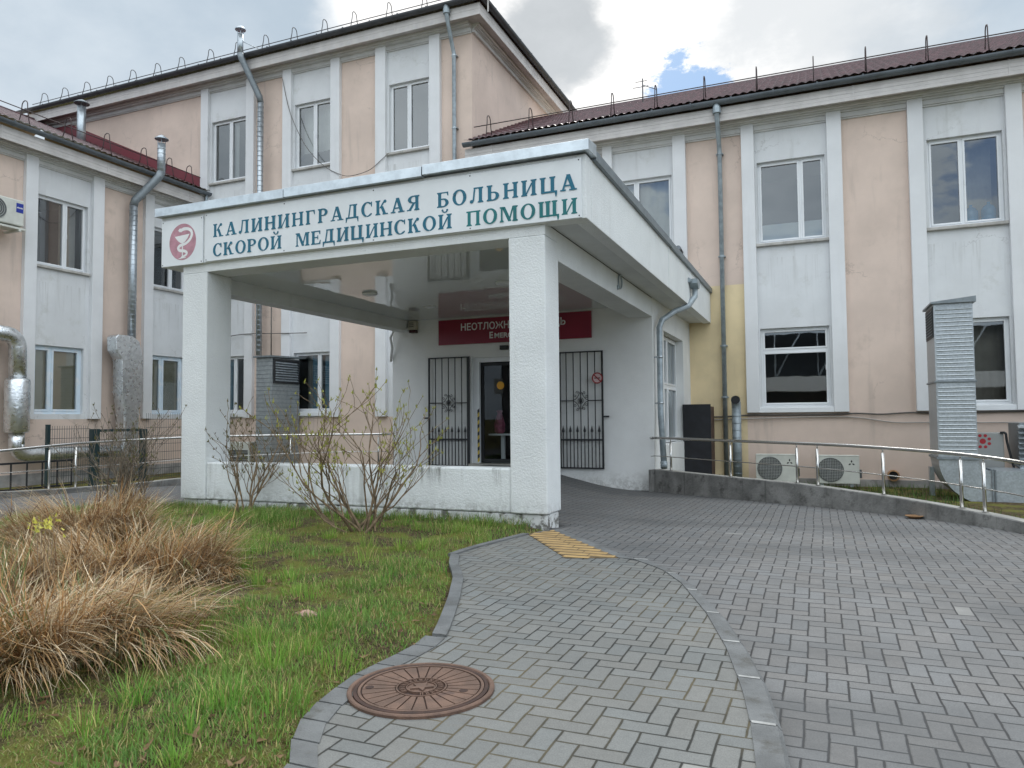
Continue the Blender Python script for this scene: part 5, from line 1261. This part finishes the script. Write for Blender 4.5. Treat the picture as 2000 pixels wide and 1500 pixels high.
def build_ac_left():
    t = thing('condenser_unit', 'wall hung condenser with a blue label high at the left edge', 'air conditioner', (-18.8, 11.9, 6.2))
    F = lambda p: Vector((-18.62-p.y, p.x, p.z))
    b = MB(F); b.box(11.25,12.33,0,.32,6.28,6.95); b.build('casing', ACW, t, bevel=.03)
    b = MB(F); b.lathe([(.27,-.012),(.27,.002),(.02,.003)][::-1], (0,0,0), axis='Y', n=10) if False else None
    cx, cz = 11.62, 6.62
    b.poly([(cx+.27*math.cos(R(a)), -.006, cz+.27*math.sin(R(a))) for a in range(0,360,10)]); f = b.build('fan_opening', ACD, t)
    b = MB(F)
    for rr in (.06,.11,.16,.21,.26): b.tube([(cx+rr*math.cos(R(a)), -.016, cz+rr*math.sin(R(a))) for a in range(0,360,15)], .004, 4, close=True)
    b.build('fan_guard', ACW, f)
    b = MB(F); b.quad((12.12,-.004,6.62),(12.30,-.004,6.62),(12.30,-.004,6.86),(12.12,-.004,6.86)); l = b.build('blue_label', BLUEL, t)
    b = MB(F)
    for k in range(7): b.quad((12.135+k*.022,-.007,6.725),(12.15+k*.022,-.007,6.725),(12.15+k*.022,-.007,6.755+.008*(k % 2)),(12.135+k*.022,-.007,6.755+.008*(k % 2)))
    b.build('label_print', WHITEL, l)
    b = MB(F); b.box(11.2,12.4,.02,.4,6.20,6.25); b.box(11.3,11.36,.0,.6,6.15,6.2); b.box(12.2,12.26,.0,.6,6.15,6.2); b.build('bracket', ACW, t)
build_ac_left()

def build_right_duct():
    t = thing('ventilation_duct', 'large ribbed galvanised duct standing before the right wing and curving along the ground', 'duct', (2.5, 16.3, -.35))
    x0, x1, y0, y1 = 2.065, 2.71, 16.0, 17.1; zt, ze = 3.41, .50
    b = MB(); b.box(x0, x1, y0, y1, ze, zt); b.build('riser', GALV, t)
    b = MB()
    k = 0; z = ze+.06
    while z < zt-.05:                                   # swaged ribs across the front and the far side
        if abs(z-1.92) > .04: b.prism([(x0+.03, y0-.001, z-.014), (x0+.03, y0-.009, z), (x0+.03, y0-.001, z+.014)], (x1-x0-.05,0,0)); b.prism([(x1+.001, y0+.03, z-.014), (x1+.009, y0+.03, z), (x1+.001, y0+.03, z+.014)], (0,y1-y0-.05,0))
        z += .078
    b.build('swaged_rib', GALV, t)
    b = MB(); b.box(x0-.025, x1+.025, y0-.025, y1+.025, 1.905, 1.94); b.box(x0-.03, x1+.03, y0-.03, y1+.03, ze-.05, ze-.005); b.build('flange', GALVD, t, bevel=.004)
    b = MB(); b.prism([(x0-.05,y0-.06,zt),(x1+.05,y0-.06,zt),(x1+.05,y1+.05,zt),(x0-.05,y1+.05,zt)], (0,0,.035)); b.prism([(x0-.05,y0-.06,zt+.035),(x1+.05,y0-.06,zt+.035),(x1+.05,y0-.06,zt+.11)], (0,y1-y0,0)); b.build('cap', GALVD, t)
    b = MB(); b.box(x0-.014,x0-.001,y0+.06,y1-.06,2.78,2.82); b.box(x0-.014,x0-.001,y0+.06,y1-.06,3.33,3.37); b.box(x0-.014,x0-.001,y0+.06,y0+.1,2.82,3.33); b.box(x0-.014,x0-.001,y1-.1,y1-.06,2.82,3.33); b.quad((x0-.003,y0+.1,2.82),(x0-.003,y1-.1,2.82),(x0-.003,y1-.1,3.33),(x0-.003,y0+.1,3.33)); lf = b.build('louvre', DKMET, t)
    b = MB()
    for k in range(9): z = 2.83+k*.056; b.prism([(x0-.03,y0+.1,z),(x0-.004,y0+.1,z+.035),(x0-.004,y0+.1,z+.042),(x0-.03,y0+.1,z+.007)], (0,y1-y0-.2,0))
    b.build('slat', GALVD, lf)
    # elbow: quarter turn to the right, then a box running along the wall
    b = MB(); c = (x1+.20, ze-.05); ro = c[0]-x0; ri = c[0]-x1; O = []; I = []
    for k in range(13):
        a = R(180+90*k/12); O.append((c[0]+ro*math.cos(a), c[1]+ro*math.sin(a))); I.append((c[0]+ri*math.cos(a), c[1]+ri*math.sin(a)))
    for k in range(12):
        b.quad((O[k][0],y0,O[k][1]),(O[k+1][0],y0,O[k+1][1]),(I[k+1][0],y0,I[k+1][1]),(I[k][0],y0,I[k][1]))
        b.quad((O[k][0],y0,O[k][1]),(O[k][0],y1,O[k][1]),(O[k+1][0],y1,O[k+1][1]),(O[k+1][0],y0,O[k+1][1])); b.quad((I[k][0],y0,I[k][1]),(I[k+1][0],y0,I[k+1][1]),(I[k+1][0],y1,I[k+1][1]),(I[k][0],y1,I[k][1]))
    b.build('elbow', GALV, t)
    zb, zu = c[1]-ro, c[1]-ri
    b = MB(); b.box(c[0]+.03, 6.5, y0+.02, y1, zb, zu); b.build('ground_run', GALV, t)
    b = MB(); b.box(c[0], c[0]+.028, y0-.025, y1+.02, zb-.025, zu+.025); b.box(c[0]+.05, c[0]+.075, y0-.005, y1+.02, zb-.015, zu+.015); b.build('flange', GALVD, t)
    b = MB(); b.box(2.02,2.10,16.9,17.1,-.4,.25); b.box(3.9,4.1,16.1,16.3,-.4,zb-.001); b.build('support', GALVP, t)
    t = thing('fan_unit', 'grey box unit with a red flower mark beside the large duct', 'fan unit', (3.1, 17.3, -.3))
    b = MB(); b.box(2.78,3.36,17.2,17.7,.02,.93); b.build('casing', mat('grey_enamel', (.36,.37,.36), .5), t, bevel=.015)
    b = MB(); cx, cz, y = 3.00, .76, 17.197
    b.poly([(cx+.055*math.cos(R(a)), y, cz+.055*math.sin(R(a))) for a in range(0,360,30)])
    for k in range(8):
        a = R(45*k+22); b.poly([(cx+.12*math.cos(a)+.032*math.cos(R(q)), y, cz+.12*math.sin(a)+.032*math.sin(R(q))) for q in range(0,360,45)])
    b.build('flower_mark', RUBR, t)
    b = MB(); b.tube(smooth_path([(3.30,17.19,.93),(3.38,17.15,.92),(3.40,17.15,.75),(3.46,17.12,.4),(3.50,17.1,.2)],5), .022, 8); b.build('hose', BLACKP, t)
    t = thing('louvre_unit', 'galvanised louvred intake box at the right edge beyond the large duct', 'intake', (3.9, 17.4, -.3))
    b = MB(); b.box(3.58,4.9,17.0,17.9,.28,1.12); b.build('casing', GALVD, t); b = MB()
    for k in range(7): z = .42+k*.10; b.prism([(3.55,16.92,z),(3.55,17.0,z+.055),(3.55,17.0,z+.065),(3.55,16.92,z+.012)], (1.4,0,0))
    b.build('slat', GALVP, t)
    b = MB(); b.prism([(3.52,16.75,.25),(4.95,16.75,.25),(4.95,17.9,.32),(3.52,17.9,.32)], (0,0,.03)); b.build('tray', GALVP, t)
build_right_duct()

def build_wall_things():
    t = thing('vent_pipe', 'short galvanised vent pipe with an open bent top beside the downpipe', 'pipe', (-1.82, 18.25, -.25))
    b = MB(); x, y = -1.82, 18.22; ribbed_pipe(b, [(x,y,-.22),(x,y,1.5)], .105, .17); b.tube([(x,y,1.49)]+[(x, y-.13+.13*math.cos(R(a)), 1.52+.16*math.sin(R(a))) for a in (10,35,60)]+[(x,y-.16,1.69)], .106, 14, cap=False); b.build('pipe_body', DPIPE, t)
    b = MB(); b.lathe([(.098,-.02),(.001,-.021)], (x,y-.135,1.675), axis='Y', n=16); b.build('opening', BLACKP, t)
    t = thing('steel_cabinet', 'blackened sheet steel cabinet with scratched paint against the yellow wall', 'cabinet', (-2.65, 17.9, -.15))
    b = MB(); P = [(-2.94,17.55),(-2.36,17.55),(-2.36,18.3),(-2.94,18.3)]; b.box(-2.93,-2.36,17.6,18.4,-.2,1.54); b.build('cabinet_body', CABR, t, bevel=.01)
    b = MB(); b.prism([(-2.97,17.54,-.17),(-2.33,17.58,-.17),(-2.33,17.595,-.17),(-2.97,17.595,-.17)], (0,0,1.76)); b.build('door', CABM, t, bevel=.004)
    b = MB(); 
    for z in (.35, 1.1): b.tube([(-2.365,17.60,z),(-2.365,17.60,z+.10)], .018, 8)
    b.build('hinge', DKMET, t)
    o = MB(FR); pts = [(-2.9,.06,1.30),(-2.2,.07,1.29),(-1.5,.06,1.33),(-1.0,.05,1.325),(0.3,.05,1.325),(0.8,.05,1.345),(1.3,.05,1.32),(1.9,.05,1.35),(2.6,.05,1.33),(4.2,.05,1.36),(9,.05,1.35)]
    o.tube(smooth_path(pts, 6), .018, 6); tag(o.build('wall_cable', WIRE), 'dark cable strung along the right wing below the ground floor windows', 'cable')
    o = MB(FR); o.tube(smooth_path([(-2.9,.05,1.20),(-1.6,.06,1.24),(0.5,.05,1.27),(1.5,.05,1.14),(2.1,.05,1.13),(4,.05,1.12)], 6), .014, 6); tag(o.build('wall_cable', mat('pale_cable', (.42,.38,.35), .6)), 'thin pale cable sagging below the dark one on the right wing', 'cable')
    pts = [(-15.55,.16,12.2),(-15.3,.15,11.2),(-14.95,.14,10.4),(-14.5,.14,9.7),(-13.9,.15,9.12),(-13.3,.15,8.78),(-12.9,.15,8.70),(-12.3,.15,8.78),(-11.9,.16,9.0),(-11.6,.16,9.2)]
    o = MB(FR); o.tube(smooth_path(pts, 6), .010, 5); tag(o.build('hanging_cable', WIRE), 'slack cable looping across the top floor of the tall block', 'cable')
    o = MB(FR); o.tube(smooth_path([(-17.7,.10,4.05),(-16.9,.16,4.08),(-15.4,.16,4.02),(-14.6,.1,4.0)], 5), .014, 5); o.tube([(-15.95,.14,3.35),(-15.95,.14,5.0)], .02, 6); tag(o.build('wall_cable', WIRE), 'cable fixed low across the tall block, seen under the portico', 'cable')
    o = MB(); o.tube([(-4.75,22.0,10.6),(-4.75,22.0,11.7)], .02, 6)
    for z, l in ((11.62,.22),(11.45,.30)): o.tube([(-4.75-l,22,z),(-4.75+l*.6,22,z)], .010, 5)
    o.tube([(-4.75,22,11.5),(-4.3,21.8,11.2)], .012, 5); tag(o.build('antenna', GUARDG), 'thin aerial mast on the right wing roof', 'antenna')
    t = thing('clay_pipe', 'broken orange clay pipe end sticking out of the right wing wall', 'pipe', (1.5, 18.55, 0))
    b = MB(FR); b.xf = None; b.lathe([(.085,.1),(.125,.0),(.125,-.10),(.098,-.11),(.095,.0)], (1.49,18.5,-.05), axis='Y', n=24); b.build('pipe_end', CLAYP, t); b = MB(); b.lathe([(.096,0),(.001,.001)], (1.49,18.46,-.05), axis='Y', n=20); b.build('bore', BLACKP, t)
    o = MB(); o.lathe([(.001,.0),(.06,.002),(.105,.03),(.11,.035),(.10,.032),(.055,.008),(.001,.006)], (1.11,10.95,gz(10.95)+.004), n=24, smooth=True); tag(o.build('clay_saucer', CLAYP), 'small clay saucer on the paving at the foot of the low wall', 'saucer')
build_wall_things()

def build_fence():
    t = thing('mesh_fence', 'dark green wire mesh fence with square posts before the left wing', 'fence', (-15, 11, -.12))
    x = -15.0
    for y, z in ((10.53,1.25),(12.95,1.12)):
        b = MB(); b.box(x-.035,x+.035,y-.035,y+.035,-.2,z); b.build('post', FENCEG, t)
    def panel(y0, y1, zb, zt):
        b = MB()
        k = 0; y = y0
        while y <= y1: b.tube([(x,y,zb),(x,y,zt)], .0045, 4, cap=False); y += .055
        z = zb+.05
        while z < zt: b.tube([(x+.006,y0,z),(x+.006,y1,z)], .005, 4, cap=False); z += .2
        b.build('mesh_panel', FENCEG, t)
    panel(10.57, 11.50, -.1, 1.22); panel(12.98, 15.9, -.1, 1.50)
    g = thing('mesh_gate', 'narrow green framed wire gate between two posts of the mesh fence', 'gate', (x, 12.2, -.1))
    b = MB(); b.box(x-.06,x+.06,11.52,11.70,-.2,1.14); b.build('gate_post', FENCEG, g)
    b = MB(); b.box(x-.03,x+.03,11.70,12.86,1.07,1.13); b.box(x-.03,x+.03,12.80,12.86,-.1,1.07); b.box(x-.03,x+.03,11.70,12.80,-.1,-.05); b.build('gate_frame', FENCEG, g)
    b = MB(); y = 11.74
    while y < 12.8: b.tube([(x,y,-.05),(x,y,1.07)], .0045, 4, cap=False); y += .055
    z = .1
    while z < 1.05: b.tube([(x+.006,11.7,z),(x+.006,12.8,z)], .005, 4, cap=False); z += .2
    b.build('mesh_panel', FENCEG, g)
    t = thing('bar_barrier', 'low black bar barrier behind the kerb wall at the left edge', 'barrier', (-13.3, 9, 0))
    b = MB(); x = -13.32; b.box(x-.015,x+.015,7.5,9.85,.55,.585); b.box(x-.015,x+.015,7.5,9.85,.08,.115); b.build('barrier_frame', DKMET, t)
    for k in range(9): y = 7.52+k*.288; b = MB(); b.box(x-.01,x+.01,y,y+.022,.1,.57); b.build('bar', DKMET, t)
build_fence()
def build_opposite():
    t = thing('opposite_building', 'glazed building with a white canopy band across the road, mirrored in the ground floor windows', 'building', (-2, -24, 0))
    b = MB(); b.box(-22,14,-32,-22,-.3,3.1); b.build('ground_floor', mat('dark_brick', (.07,.055,.045), .8, var=.2), t)
    b = MB(); b.box(-22,14,-33,-20.5,3.1,4.2); b.build('canopy_band', PORT, t)
    b = MB(); b.box(-22,14,-32,-22,4.202,7.5); b.build('glazed_front', mat('dark_glazing', (.02,.025,.03), .15), t)
    b = MB()
    for k in range(12): x = -21+k*3; b.tube([(x,-21.9,4.2),(x+1.8,-21.9,7.5)], .07, 6); b.tube([(x,-21.9,4.2),(x,-21.9,7.5)], .06, 6)
    b.build('strut', GALVP, t)
build_opposite()
#SECTION5
# ------------------------------------------------------------------ planting
def pl_x(y): return np.interp(y, [a for a, _ in PL], [b for _, b in PL])
def lawn_zv(x, y):
    e = np.clip((pl_x(y)-x)/0.35, 0, 1); return -0.02+e*(0.03+0.05*vnoise(x, y, 1.3)+0.02*vnoise(x, y, 5.0))
def build_lawn():
    def scatter(n, y0, y1, dens):
        y = RNG.uniform(y0, y1, n); x = RNG.uniform(-9.75, -1.7, n)
        k = x < pl_x(y)-0.05
        k &= (x > -3.3-y*1.02)                       # nothing is planted where the camera's side never looks
        return x[k], y[k]
    xs = []; ys = []; hs = []; ws = []; cs = []; ls = []; azs = []; ds = []
    def put(x, y, h, w, c, lean, az, droop): xs.append(x); ys.append(y); hs.append(h); ws.append(w); cs.append(c); ls.append(lean); azs.append(az); ds.append(droop)
    def cols(x, y, n):
        k = vnoise(x, y, 1.6)*.6+vnoise(x, y, 6)*.4; u = RNG.random(n)[:, None]; k = k[:, None]
        a = np.array([.115, .25, .055]); b = np.array([.27, .38, .08]); c = np.array([.44, .37, .17])
        col = a*(1-k)+b*k; col = col*(0.65+.7*u)
        dry = (RNG.random(n) < .2)[:, None]; return np.where(dry, c*(.6+.8*u), col)
    for y0, y1, d in ((1.5, 3.2, 4600), (3.2, 5.2, 3300), (5.2, 8.1, 2300)):
        n = int((y1-y0)*8*d); x, y = scatter(n, y0, y1, d)
        p = vnoise(x, y, 0.9)*.5+vnoise(x+9, y+3, 2.6)*.5
        edge = np.clip((pl_x(y)-x)/.6, 0, 1)
        keep = RNG.random(len(x)) < np.clip((p-.24)*2.7, np.where(y < 3.3, .42, .25), 1)
        x, y, p, edge = x[keep], y[keep], p[keep], edge[keep]; n = len(x)
        h = (.022+.066*np.clip((p-.36)*2.6, 0, 1)*np.clip(.45+(y-2.2)*.35, .45, 1))*(.6+.8*RNG.random(n))*(.45+.55*edge)
        far = np.clip((y-4)/2.5, 0, 1); h *= 1+.7*far
        put(x, y, h, np.full(n, .0052)+.0025*RNG.random(n), cols(x, y, n), RNG.uniform(.05, .7, n), RNG.uniform(0, 6.283, n), RNG.uniform(.2, 1.3, n))
    # thatch: very short blades and dead bits close to the soil
    for y0, y1, m in ((1.6, 3.6, 42000), (3.6, 5.5, 16000)):
        x, y = scatter(m, y0, y1, 0)
        if y0 < 2: x = RNG.uniform(-4.7, -1.75, m); y = RNG.uniform(y0, y1, m); k = x < pl_x(y)-.03; x, y = x[k], y[k]
        n = len(x); g = RNG.random(n)[:, None]
        cc = np.where(RNG.random(n)[:, None] < .45, np.array([.40, .33, .16])*(.5+.6*g), np.array([.22, .27, .06])*(.6+.7*g))
        put(x, y, RNG.uniform(.012, .04, n), np.full(n, .0042), cc, RNG.uniform(.4, 1.6, n), RNG.uniform(0, 6.283, n), RNG.uniform(-.3, .8, n))
    # taller tufts
    T = [(-2.75,2.15),(-2.9,2.45),(-2.45,2.55),(-2.62,3.05),(-2.35,2.25),(-3.1,3.35),(-2.8,3.7),(-3.35,4.3),(-3.9,4.75),(-3.2,5.0),(-4.3,5.9),(-3.6,6.3),(-5.2,6.1),(-5.8,7.1),(-6.3,7.2),(-7.0,7.3),(-4.2,7.3),(-3.7,7.4),(-5.0,5.3),(-4.6,5.0),(-8.0,7.3),(-2.2,2.05),(-3.0,5.6)]
    for i in range(90): 
        yy = RNG.uniform(1.8, 8.0); xx = RNG.uniform(-9.5, float(pl_x(yy))-.12); T.append((xx, yy))
    for (a, c) in T:
        n = int(RNG.integers(45, 110)); rr = RNG.uniform(.05, .16); an = RNG.uniform(0, 6.283, n); r = rr*np.sqrt(RNG.random(n))
        x = a+r*np.cos(an); y = c+r*np.sin(an); k = x < pl_x(y)-.04; x, y, an = x[k], y[k], an[k]; n = len(x)
        if n == 0: continue
        hh = RNG.uniform(.09, .21); cc = cols(x, y, n)*np.array([1.02, 1.15, .9])
        put(x, y, hh*(.5+.6*RNG.random(n)), np.full(n, .0055), cc, RNG.uniform(.02, .5, n), an+RNG.normal(0, .6, n), RNG.uniform(.2, 1.1, n))
    # fringe against the plinth
    n = 3600; x = RNG.uniform(-8.7, -3.15, n); y = RNG.uniform(7.8, 8.12, n); k = x < pl_x(y)-.02; x, y = x[k], y[k]; n = len(x)
    put(x, y, RNG.uniform(.05, .17, n), np.full(n, .007), cols(x, y, n)*.8, RNG.uniform(.05, .7, n), RNG.uniform(0, 6.283, n), RNG.uniform(.2, 1, n))
    x = np.concatenate(xs); y = np.concatenate(ys)
    o = blades('grass', np.stack([x, y, lawn_zv(x, y)-.004], 1), np.concatenate(hs), np.concatenate(ws), np.concatenate(azs), np.concatenate(ls), np.concatenate(ds), np.concatenate(cs), BLADE, segs=3)
    kind(o, 'stuff')
    n = 5200; y = RNG.uniform(9.5, 18.4, n); x = np.array([x_at(RW, min(q, 13.9)) for q in y])+.18+RNG.uniform(0, 5.0, n)
    z = np.array([-0.33+0.3*sstep(-abs(a-x_at(RW, min(c,13.9))), -0.9, 0.0)*(1 if c < 12 else 0) for a, c in zip(x, y)])
    o = blades('verge_grass', np.stack([x, y, z], 1), RNG.uniform(.06, .24, n), np.full(n, .012), RNG.uniform(0, 6.283, n), RNG.uniform(.05, .6, n), RNG.uniform(.2, 1.1, n), np.array([.085,.15,.04])*(.5+RNG.random(n)[:, None])*np.array([1,1,1]), BLADE, segs=2)
    kind(o, 'stuff')
build_lawn()

def straw_clump(label, base, n, rx, ry, hmin, hmax, rot, name='dry_grass_clump', green=.05, lay=(-.6, .4), wid=.0082):
    """tussock of last year's grass: bundles of long blades rising together, arching and tumbling over one another"""
    t = thing(name, label, 'dry grass', (base[0], base[1], 0))
    nb = max(8, n//55); u = RNG.random(nb); a = RNG.uniform(0, 6.283, nb); r = np.sqrt(u)
    bx = r*np.cos(a)*rx; by = r*np.sin(a)*ry
    k = RNG.integers(0, nb, n)                            # which bundle a blade grows from
    lx = bx[k]+RNG.normal(0, .05, n); ly = by[k]+RNG.normal(0, .05, n); c, s = math.cos(rot), math.sin(rot)
    x = base[0]+lx*c-ly*s; y = base[1]+lx*s+ly*c; rr = np.hypot(lx/rx, ly/ry)
    out = np.arctan2(by/ry, bx/rx)+rot; w = lay[1]
    baz = np.arctan2((1-w)*np.sin(out)+w*math.sin(lay[0]), (1-w)*np.cos(out)+w*math.cos(lay[0]))
    bdir = RNG.normal(0, .55, nb); blean = RNG.uniform(.05, .75, nb); bdroop = RNG.uniform(.6, 2.2, nb); bh = RNG.uniform(.7, 1.15, nb); bt = RNG.random(nb)
    az = baz[k]+bdir[k]+RNG.normal(0, .42, n)
    h = (hmin+(hmax-hmin)*RNG.random(n)**.8)*bh[k]*(1.05-.25*np.clip(rr, 0, 1))
    lean = blean[k]*(.4+.8*np.clip(rr, 0, 1))+.15*RNG.random(n); droop = bdroop[k]+RNG.normal(0, .28, n)
    v = RNG.random(n)[:, None]; kk = bt[k][:, None]
    c0 = np.array([.57, .39, .20]); c1 = np.array([.47, .26, .11]); c2 = np.array([.72, .60, .42]); c3 = np.array([.19, .11, .055])
    col = c0*(1-kk)+c1*kk; col = np.where(v > .70, c2, col); col = np.where(v < .24, c3, col)*(.75+.45*RNG.random(n)[:, None])
    gb = (RNG.random(nb) < green)[k][:, None]; g = gb & (RNG.random(n) < .75)[:, None]; col = np.where(g, np.array([.13, .17, .06])*(.6+.8*v), col)
    z = lawn_zv(x, y)-.01
    blades('blades', np.stack([x, y, z], 1), h, wid*(.5+1.3*RNG.random(n)**2), az, lean, droop, col, STRAW, parent=t, segs=6)
    m = n//2; i = RNG.integers(0, n, m); f = RNG.uniform(.15, .8, m)          # broken stems caught in the tussock
    p = np.stack([x[i]+np.cos(az[i])*h[i]*f*.45, y[i]+np.sin(az[i])*h[i]*f*.45, z[i]+h[i]*f*.75], 1)
    blades('fallen_stems', p, RNG.uniform(.12, .42, m), np.full(m, wid*.85), az[i]+RNG.normal(0, .9, m), RNG.uniform(.8, 1.8, m), RNG.uniform(-.5, .6, m), col[i]*1.05, STRAW, parent=t, segs=3)
    return t
straw_clump('matted tan grass tussock farthest back, by the side road', (-7.05, 5.25), 3600, .66, .46, .50, .92, .55, lay=(-.9, .45))
straw_clump('tan grass tussock in the middle, bordering the green lawn', (-5.05, 4.12), 4800, .78, .48, .38, .78, .85, green=.06, lay=(-.6, .45))
straw_clump('reddish tan grass tussock nearest the viewer at the left edge', (-3.98, 2.72), 4800, .72, .42, .40, .80, .95, green=.10, lay=(-.5, .35))

def shrub(name, label, base, stems, H, spread, bark, leaf, seed, budn=1.0, fan=(0, 360), bend=.17, maxlev=4):
    """leafless spring shrub: stems from the root, forking limbs, fine twigs, small opening buds"""
    rnd = random.Random(seed); t = thing(name, label, 'shrub', (base[0], base[1], .02))
    b = MB(); buds = []
    def grow(p, d, L, r, lev):
        n = 5 if lev == 0 else (4 if lev == 1 else 3); P = [p]; rs = [r]; q = p.copy(); dd = d.copy()
        for i in range(n):
            dd = (dd+Vector((rnd.gauss(0,bend), rnd.gauss(0,bend), rnd.gauss(.07,.10)))).normalized(); q = q+dd*(L/n); P.append(q.copy()); rs.append(max(.0029, r*(1-.5*(i+1)/n)))
        b.tube(P, rs, 6 if lev < 2 else 4, cap=False, smooth=True)
        if lev >= maxlev or r < .0034:
            buds.append((P[-1], dd))
            if rnd.random() < .6: buds.append((P[-2], dd))
            return
        k = rnd.choice((3,3,4)) if lev < 2 else rnd.choice((1,2,2,3))
        for j in range(k):
            f = rnd.uniform(.25, 1.0) if j else 1.0
            i = min(n, max(1, int(round(f*n)))); a = rnd.uniform(.3, .95); ax = Vector((rnd.gauss(0,1), rnd.gauss(0,1), rnd.gauss(0,.4))).normalized()
            nd = (dd if i == n else (P[i]-P[i-1]).normalized()); nd = (nd+ax*math.tan(a)*.85).normalized(); nd.z = nd.z*.75+.25; nd.normalize()
            grow(P[i].copy(), nd, L*rnd.uniform(.45, .8)*(1 if lev < 1 else .85), rs[i]*rnd.uniform(.58, .85), lev+1)
    for s in range(stems):
        a = R(fan[0]+(fan[1]-fan[0])*(s+rnd.uniform(-.3,.3))/stems); k = rnd.uniform(.15, 1.0)*spread
        d = Vector((math.cos(a)*k, math.sin(a)*k*.8, 1)).normalized()
        p = Vector((base[0]+rnd.gauss(0,.07), base[1]+rnd.gauss(0,.06), -.02))
        grow(p, d, H*rnd.uniform(.26, .44), rnd.uniform(.009, .017)*(H/2.2), 0)
    b.build('stems', bark, t)
    lp = []; lc = []
    nb = []
    for p, d in buds:
        if rnd.random() > budn: continue
        for j in range(rnd.choice((2,3,4))):
            nb.append((p.x+rnd.gauss(0,.008), p.y+rnd.gauss(0,.008), p.z-.005+rnd.gauss(0,.008)))
    if nb:
        n = len(nb); g = RNG.random(n)[:, None]
        col = (np.array(leaf[0])*(1-g)+np.array(leaf[1])*g)
        blades('buds', np.array(nb), RNG.uniform(.022, .058, n), RNG.uniform(.012, .022, n), RNG.uniform(0, 6.283, n), RNG.uniform(.0, .9, n), RNG.uniform(-.2, .7, n), col, BLADE, parent=t, segs=3)
    return t
GB = ((.30, .33, .07), (.46, .44, .12)); BB = ((.12, .09, .05), (.16, .17, .06))
shrub('budding_shrub', 'large budding shrub with spreading stems before the portico parapet', (-4.72, 6.95), 15, 2.65, 1.35, BARK, GB, 5, 1.0)
shrub('budding_shrub', 'slender sparse shrub before the left part of the parapet', (-7.10, 7.70), 9, 2.1, .5, BARK, BB, 11, .9)
shrub('twiggy_shrub', 'dense brown twiggy shrub left of the portico by the side road', (-8.95, 7.45), 22, 1.95, .22, BARKG, BB, 23, .35, bend=.10, maxlev=3)
straw_clump('small dry grass tuft round the foot of the twiggy shrub', (-8.95, 7.45), 420, .22, .2, .25, .85, 0, name='dry_grass_tuft', lay=(0, 0))

def build_litter():
    o = MB(); c = Vector((-3.10, 3.93, .03)); rnd = random.Random(4)
    vs = [c+Vector((.085*math.cos(a)*rnd.uniform(.8,1.15), .055*math.sin(a)*rnd.uniform(.8,1.15), z)) for z, k in ((-.02,1),(.02,1)) for a in [2*math.pi*i/9 for i in range(9)]]+[c+Vector((.01,.0,.045))]
    o._add(vs, [(i,(i+1)%9,9+(i+1)%9,9+i) for i in range(9)]+[(9+i,9+(i+1)%9,18) for i in range(9)]); tag(o.build('stone', CLAY), 'flat reddish stone lying in the lawn', 'stone')
    n = 260; y = RNG.uniform(1.8, 5.2, n); x = pl_x(y)-RNG.uniform(.05, 2.2, n); k = x > -3.2-y*1.0; x, y = x[k], y[k]; n = len(x); g = RNG.random(n)[:, None]
    o = blades('fallen_leaves', np.stack([x, y, lawn_zv(x, y)+.012], 1), RNG.uniform(.025, .07, n), RNG.uniform(.018, .045, n), RNG.uniform(0, 6.283, n), RNG.uniform(1.1, 1.6, n), RNG.uniform(-.8, .5, n), np.array([.30,.19,.10])*(1-g)+np.array([.13,.065,.035])*g, BLADE, segs=2); kind(o, 'stuff')
    n = 60; a = RNG.uniform(0, 6.283, n); x = -4.72+.10*RNG.normal(0,1,n)*.6; y = 3.30+.05*RNG.normal(0,1,n)
    t = thing('yellow_flowers', 'small pale yellow flowers poking out of the nearest straw tussock', 'flowers', (-4.72, 3.3, .3))
    blades('petals', np.stack([x, y, 0.62+.03*RNG.normal(0,1,n)], 1), RNG.uniform(.02,.04,n), RNG.uniform(.014,.024,n), a, RNG.uniform(.2,1.3,n), RNG.uniform(0,.6,n), np.array([.62,.58,.12])*(.7+.5*RNG.random(n)[:,None]), BLADE, parent=t, segs=2)
    b = MB()
    for k in range(6): b.tube([(-4.72+.02*k-.05,3.3,.02),(-4.72+.025*k-.06,3.3+.01*k,.62)], .003, 4)
    b.build('flower_stems', BARK, t)
build_litter()
